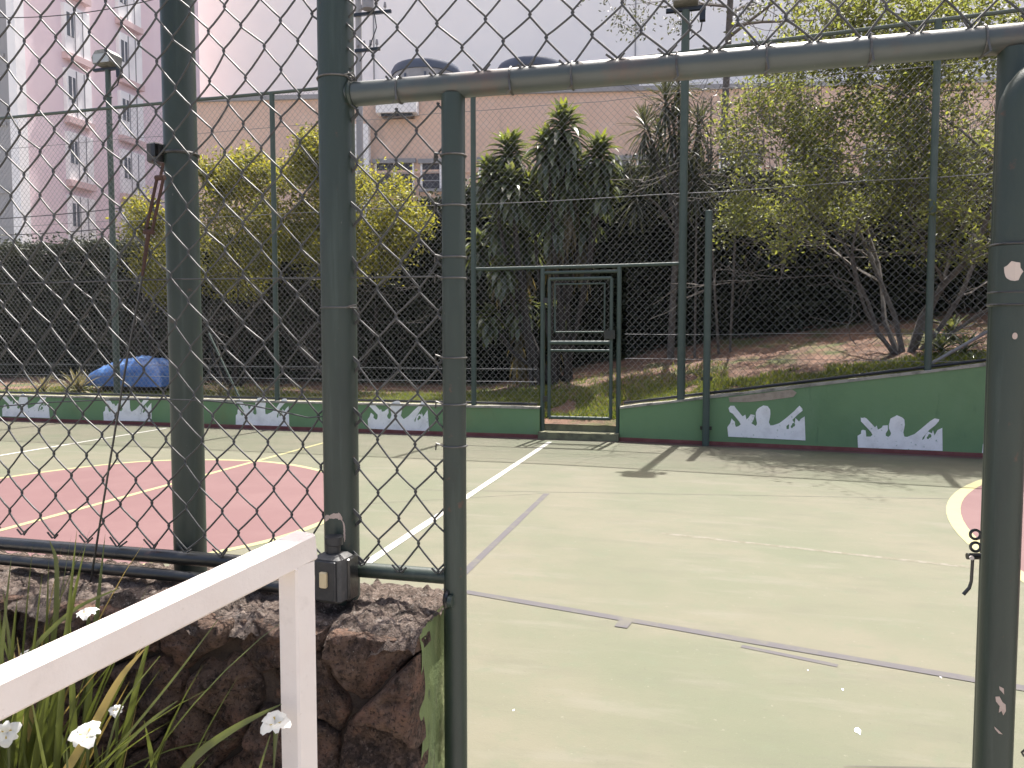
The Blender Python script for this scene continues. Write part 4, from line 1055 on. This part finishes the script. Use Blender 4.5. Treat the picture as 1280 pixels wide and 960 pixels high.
# ---- stone wall
def clip(poly, a, b, c):       # keep a*x + b*y <= c
    out = []
    for i in range(len(poly)):
        p, q = poly[i], poly[(i + 1) % len(poly)]
        dp, dq = a * p[0] + b * p[1] - c, a * q[0] + b * q[1] - c
        if dp <= 0: out.append(p)
        if (dp < 0 < dq) or (dq < 0 < dp):
            t = dp / (dp - dq); out.append((p[0] + (q[0] - p[0]) * t, p[1] + (q[1] - p[1]) * t))
    return out
def resample(poly, n):
    L = [math.dist(poly[i], poly[(i + 1) % len(poly)]) for i in range(len(poly))]; T = sum(L); out = []
    i, acc = 0, 0
    for k in range(n):
        s = T * k / n
        while acc + L[i] < s: acc += L[i]; i += 1
        t = (s - acc) / L[i]; p, q = poly[i], poly[(i + 1) % len(poly)]; out.append((p[0] + (q[0] - p[0]) * t, p[1] + (q[1] - p[1]) * t))
    return out
def stone_wall():
    root = thing('stone_wall', (-2.2, 1.6, 0), 'rough brown stone wall under the near fence with a crumbling top', 'wall')
    xl = -4.4
    MB().box(((xl + WEND - .05) / 2, 1.61, WTOP / 2 - .03), (WEND - .05 - xl, .21, WTOP - .06)).build('core', 'stone_core', root)
    MB().box(((xl + WEND) / 2, 1.745, WTOP / 2 - .01), (WEND - xl, .05, WTOP - .02)).build('court_face', 'wall_green', root)
    # end face: flaking green plaster over rubble edge
    rng = random.Random(3)
    mb = MB(); vs = []; fs = []; n, m = 10, 26
    for i in range(n + 1):
        for j in range(m + 1):
            v = j / m; ye = WFRONT + .045 + .012 * noise.noise(Vector((0, v * 9, 1))); y = ye + (1.72 - ye) * i / n; z = -.0 + (WTOP - .004 - (.018 if i == 0 else 0)) * v
            vs.append((WEND + .006 * noise.noise(Vector((y * 12, z * 12, 0))) + .004 * noise.noise(Vector((y * 40, z * 30, 0))), y, z))
    for i in range(n):
        for j in range(m): fs.append((i * (m + 1) + j, (i + 1) * (m + 1) + j, (i + 1) * (m + 1) + j + 1, i * (m + 1) + j + 1))
    mb.add(vs, fs).build('end_plaster', 'flaking_green', root, True)
    # stones on the path side
    seeds = []; cw, ch = .20, .135; x = WEND - .02
    cols = int((x - xl) / cw); rows = 8
    for i in range(cols):
        for j in range(rows):
            seeds.append((x - cw * (i + .5) + rng.uniform(-.075, .075) - (cw / 2 if j % 2 else 0) * .6 + .04, ch * (j + .45) * WTOP / (rows * ch) * 1.0 + rng.uniform(-.035, .035)))
    for k, (sx, sz) in enumerate(seeds):
        poly = [(xl, -.02), (WEND + .002, -.02), (WEND + .002, WTOP - .012), (xl, WTOP - .012)]
        for q, (tx, tz) in enumerate(seeds):
            if q == k or abs(tx - sx) > .7 or abs(tz - sz) > .5: continue
            a, b = tx - sx, (tz - sz) * 1.0; c = (tx * tx - sx * sx + tz * tz - sz * sz) / 2
            poly = clip(poly, a, b, c)
            if len(poly) < 3: break
        if len(poly) < 3: continue
        fine = sx > -2.0 and sz > .45
        N = 56 if fine else 12
        ring0 = resample(poly, N); cx = sum(p[0] for p in ring0) / N; cz = sum(p[1] for p in ring0) / N
        prof = [(1.0, .05), (.995, .010), (.975, -.006), (.92, -.016), (.78, -.022), (.58, -.024), (.38, -.025), (.18, -.026)] if fine else [(1.0, .05), (.97, .0), (.85, -.03), (.5, -.045)]
        if fine:
            pf = []
            for (sa, da), (sb, db) in zip(prof, prof[1:]): pf += [(sa, da), ((sa + sb) / 2, (da + db) / 2)]
            prof = pf + [prof[-1]]
        gap = .99 + rng.uniform(-.02, .015); dep = rng.uniform(-.012, .018); tiltx, tiltz = rng.uniform(-.25, .25), rng.uniform(-.2, .2); so = rng.uniform(0, 50)
        mb = MB(); vs = []; fs = []
        for (s_, dy) in prof:
            for (px, pz) in ring0:
                ux, uz = px - cx, pz - cz; rr = math.hypot(ux, uz)
                wob = 1 + .22 * noise.noise(Vector((ux * 14 + so, uz * 14, s_)))
                X, Z = cx + ux * gap * s_ * wob, cz + uz * gap * s_ * wob
                bump = .020 * noise.noise(Vector((X * 13, Z * 13, so))) + .013 * noise.noise(Vector((X * 34, Z * 34, so))) + .008 * noise.noise(Vector((X * 80, Z * 80, so)))
                Y = WFRONT + .02 + dy + dep + (ux * tiltx + uz * tiltz) * s_ + (bump if dy < .04 else 0)
                vs.append((min(X, WEND + .004), max(Y, WFRONT - .05), min(Z, WTOP - .004)))
        R = len(prof)
        for i in range(R - 1):
            for q in range(N):
                q2 = (q + 1) % N; fs.append((i * N + q, i * N + q2, (i + 1) * N + q2, (i + 1) * N + q))
        fs.append(tuple((R - 1) * N + q for q in range(N)))
        mb.add(vs, fs).build('stone', 'stone_brown', root, True)
    # crumbling mortar top
    mb = MB(); vs = []; fs = []; n, m = 460, 46; xa = -3.2
    for i in range(n + 1):
        x = xa + (WEND + .006 - xa) * i / n
        for j in range(m + 1):
            v = j / m; fr = WFRONT - .006 + .022 * noise.noise(Vector((x * 7, 0, 3))) + .010 * noise.noise(Vector((x * 25, 0, 3)))
            y = fr + (1.768 - fr) * v
            z = WTOP + .016 * noise.noise(Vector((x * 8, y * 8, 1))) + .022 * abs(noise.noise(Vector((x * 20, y * 20, 2)))) + .012 * noise.noise(Vector((x * 60, y * 60, 2)))
            edge = min(1, v / .22); z -= (1 - edge) ** 2 * (.05 + .03 * noise.noise(Vector((x * 9, 3, 3))))
            if x > WEND - .05: z -= (x - WEND + .05) * .25
            vs.append((x, y, z))
        x0 = x
    for i in range(n):
        for j in range(m): fs.append((i * (m + 1) + j, (i + 1) * (m + 1) + j, (i + 1) * (m + 1) + j + 1, i * (m + 1) + j + 1))
    mb.add(vs, fs).build('mortar_top', 'cap_mortar', root, True)
stone_wall()
# planting bed on the path side
mb = MB(); vs = []; fs = []
for i in range(41):
    for j in range(13):
        x = -4.4 + 3.75 * i / 40; y = .55 + .95 * j / 12
        vs.append((x, y, .30 + .03 * noise.noise(Vector((x * 4, y * 4, 0))) - (.26 if j == 0 or i == 40 else 0)))
for i in range(40):
    for j in range(12): fs.append((i * 13 + j, (i + 1) * 13 + j, (i + 1) * 13 + j + 1, i * 13 + j + 1))
mb.add(vs, fs).build('planting_bed', 'bed_soil', smooth=True, kind='structure')

# ---- white handrail
def handrail():
    z1 = 1.122; w = .05
    q = ray(374, 700); t = 1.37
    bp = Vector((-.714, 1.242, 0)); d = Vector((-.277, -.96, 0)).normalized(); n = Vector((-d.y, d.x, 0))
    root = thing('handrail', (bp.x, bp.y, .0), 'white square tube handrail in front of the stone wall', 'handrail')
    slope = -.125
    def beam(p0, p1, up, wid, hgt, name):
        f = (p1 - p0).normalized(); s = f.cross(up).normalized(); u = s.cross(f)
        mb = MB(); b = .004; vs = []
        prof = [(-wid / 2 + b, -hgt / 2), (wid / 2 - b, -hgt / 2), (wid / 2, -hgt / 2 + b), (wid / 2, hgt / 2 - b), (wid / 2 - b, hgt / 2), (-wid / 2 + b, hgt / 2), (-wid / 2, hgt / 2 - b), (-wid / 2, -hgt / 2 + b)]
        for p in (p0, p1): vs += [p + s * a + u * c for a, c in prof]
        fs = [tuple(range(7, -1, -1)), tuple(range(8, 16))] + [(i, (i + 1) % 8, 8 + (i + 1) % 8, 8 + i) for i in range(8)]
        return mb.add(vs, fs).build(name, 'white_enamel', root)
    up = Vector((0, 0, 1))
    # mitred top bar and posts
    e = bp + d * 1.75
    top0, top1 = bp - d * (w / 2) + up * z1, e + up * (z1 + slope * 1.75)
    beam(top0, top1, up, w, w, 'top_bar')
    beam(bp + up * .05, bp + up * (z1 - w / 2 - .0005), n, w - .0016, w - .0016, 'post')
    beam(e + d * -.05 + up * .0, e - d * .05 + up * (z1 + slope * 1.70 - w / 2 - .002), n, w - .0016, w - .0016, 'post')
    wz = z1 - w / 2 - .001; wb = MB(); cs = [bp + d * (a * w / 2) + n * (b * w / 2) for a, b in ((1, -1), (1, 1))]
    wb.tube([cs[0].lerp(cs[1], i / 10) + up * (wz + slope * .025 + .0015 * math.sin(i * 4)) for i in range(11)], [.0032 + .0009 * math.sin(i * 5) for i in range(11)], 7).build('weld_bead', 'white_enamel', root, True)
    beam(bp + d * .026 + up * .45, e - d * .08 + up * (.45 + slope * 1.7), up, .03, .03, 'lower_bar')
handrail()

# ---- white iris clumps
def iris_flower(c, s, face, rng, label):
    root = thing('iris_flower', c, label, 'flower', 'white iris flowers by the stone wall')
    f = Vector(face).normalized(); a = f.orthogonal().normalized(); b = f.cross(a)
    V, F, M = [], [], []
    def petal(an, L, W, lift, mname):
        r = a * math.cos(an) + b * math.sin(an); t = f.cross(r); vs = []; fs = []; n = 6
        for i in range(n + 1):
            q = i / n; w = W * (math.sin(math.pi * min(1, (q * .82 + .13))) ** .7)
            p = Vector(c) + r * (L * q) + f * (lift * math.sin(q * 2.2) * L - .25 * L * q * q)
            for k in (-1, -.4, .4, 1): vs.append(p + t * (w * k / 2) + f * (.10 * W * (abs(k) - .4) * (1 if i % 2 else -1) * .8))
        for i in range(n):
            for k in range(3): fs.append((i * 4 + k, i * 4 + k + 1, (i + 1) * 4 + k + 1, (i + 1) * 4 + k))
        return MB().add(vs, fs)
    r0 = rng.uniform(0, 6)
    for k in range(3):
        an = r0 + k * 2.094
        p = petal(an, s * .55, s * .50, .35, 'petal').build('petal', 'petal', root, True)
        r = a * math.cos(an) + b * math.sin(an)
        MB().add([Vector(c) + r * s * .08 + f * s * .1 - b * .001, Vector(c) + r * s * .2 + f * s * .125 + r.cross(f) * s * .035, Vector(c) + r * s * .26 + f * s * .12, Vector(c) + r * s * .2 + f * s * .125 - r.cross(f) * s * .035], [(0, 1, 2, 3)]).build('petal_mark', 'petal_mark', p)
        petal(an + 1.047, s * .46, s * .34, .5, 'petal').build('petal', 'petal', root, True)
    return root
def iris(label, bx, by, n, seed, lean, Lr, extra=()):
    rng = np.random.default_rng(seed); g = Vector((bx, by, .30))
    root = thing('iris_plant', g, label, 'plant', 'white iris plants by the stone wall')
    for i in range(n):
        V, F = [], []; az = rng.uniform(0, 6.28); sp = rng.uniform(.05, .55)
        dv = np.array((math.cos(az) * sp + lean[0], math.sin(az) * sp * .45 + lean[1], 1.0)); dv /= np.linalg.norm(dv)
        b = (bx + rng.normal(0, .07), min(1.40, by + rng.normal(0, .04)), .30)
        L = rng.uniform(*Lr)
        strap(V, F, b, dv, L, rng.uniform(.011, .021), rng.uniform(.1, 1.1) * (1.6 if rng.random() < .15 else 1), rng, 9)
        V = np.array(V); V[:, 1] = np.minimum(V[:, 1], WFRONT - .055 + np.maximum(0, V[:, 2] - WTOP) * .6)
        np_mesh('leaf', V, np.array(F), 'iris_dry' if rng.random() < .08 else 'iris_leaf', root)
    for (pts, w, m) in extra:
        P = [on_y(px, py, yy) for px, py, yy in pts]; vs = []; fs = []; K = 14; Q = []
        for i in range(K + 1):
            t = i / K * (len(P) - 1); a = min(len(P) - 2, int(t)); Q.append(P[a].lerp(P[a + 1], t - a))
        for _ in range(3): Q = [Q[0]] + [(Q[i - 1] + Q[i] * 2 + Q[i + 1]) / 4 for i in range(1, K)] + [Q[-1]]
        for i, q in enumerate(Q):
            t = i / K; tg = (Q[min(K, i + 1)] - Q[max(0, i - 1)]).normalized(); sd = tg.cross(Vector((.25, -1, .2))).normalized(); ww = w * (1 - t ** 3) / 2 + .0006
            vs += [q - sd * ww, q + Vector((0, .25 * ww, 0)), q + sd * ww]
        for i in range(K):
            for k in (0, 1): fs.append((i * 3 + k, i * 3 + k + 1, i * 3 + k + 4, i * 3 + k + 3))
        MB().add(vs, fs).build('leaf' if w > .004 else 'flower_stalk', m, root, True)
Yi = 1.30
iris('white iris clump at the lower left corner by the stone wall', -1.42, 1.26, 85, 31, (.10, 0), (.55, .86),
     [([(20, 1000, 1.28), (70, 800, 1.32), (72, 700, 1.34), (62, 676, 1.34)][::1], .012, 'iris_leaf'),
      ([(-30, 990, 1.22), (20, 830, 1.26), (90, 760, 1.28), (150, 735, 1.30)], .010, 'iris_leaf')])
iris('white iris clump under the handrail reaching right across the stones', -1.16, 1.22, 24, 47, (.10, 0), (.36, .62),
     [([(60, 1000, 1.2), (110, 920, 1.22), (150, 845, 1.24), (182, 810, 1.25)], .016, 'iris_dry'),
      ([(190, 1020, 1.16), (240, 945, 1.17), (300, 905, 1.18), (352, 880, 1.2)], .014, 'iris_leaf'),
      ([(90, 1000, 1.2), (150, 930, 1.2), (220, 845, 1.22), (272, 775, 1.25)], .0042, 'iris_leaf'),
      ([(100, 1000, 1.2), (160, 925, 1.2), (195, 895, 1.2), (222, 876, 1.22)], .0060, 'iris_leaf'),
      ([(310, 1010, 1.18), (325, 960, 1.18), (338, 918, 1.18)], .0036, 'iris_leaf'),
      ([(120, 1000, 1.2), (135, 935, 1.2), (150, 880, 1.21), (200, 820, 1.22)], .0036, 'iris_leaf')])
rngf = random.Random(4)
for (px, py, yy, s, face, lab) in ((344, 905, 1.17, .052, (.15, -.35, .95), 'white iris flower beside the handrail post'),
                                   (108, 920, 1.16, .058, (.1, -.45, .9), 'white iris flower below the handrail, largest of the left ones'),
                                   (109, 768, 1.36, .046, (.0, -.2, 1), 'white iris flower above the handrail before the stone wall'),
                                   (9, 916, 1.10, .046, (.5, -.8, .3), 'white iris flower at the left picture edge'),
                                   (145, 889, 1.22, .026, (.4, -.6, .8), 'half-open white iris bud under the handrail'),
                                   (35, 820, 1.3, .030, (.4, -.6, .8), 'small white iris flower just above the handrail at left')):
    p = on_y(px, py, yy)
    fl = iris_flower(p, s, face, rngf, lab)
    MB().tube([p - Vector(face).normalized() * .002, p - Vector(face).normalized() * .012 - Vector((0, 0, .006)), p + Vector((-.01, .01, -.08)), p + Vector((-.04, .02, -.25)), Vector((p.x - .08, p.y + .02, .30))], [.0035, .0045, .0016, .0018, .002], 6).build('stalk', 'iris_leaf', fl)
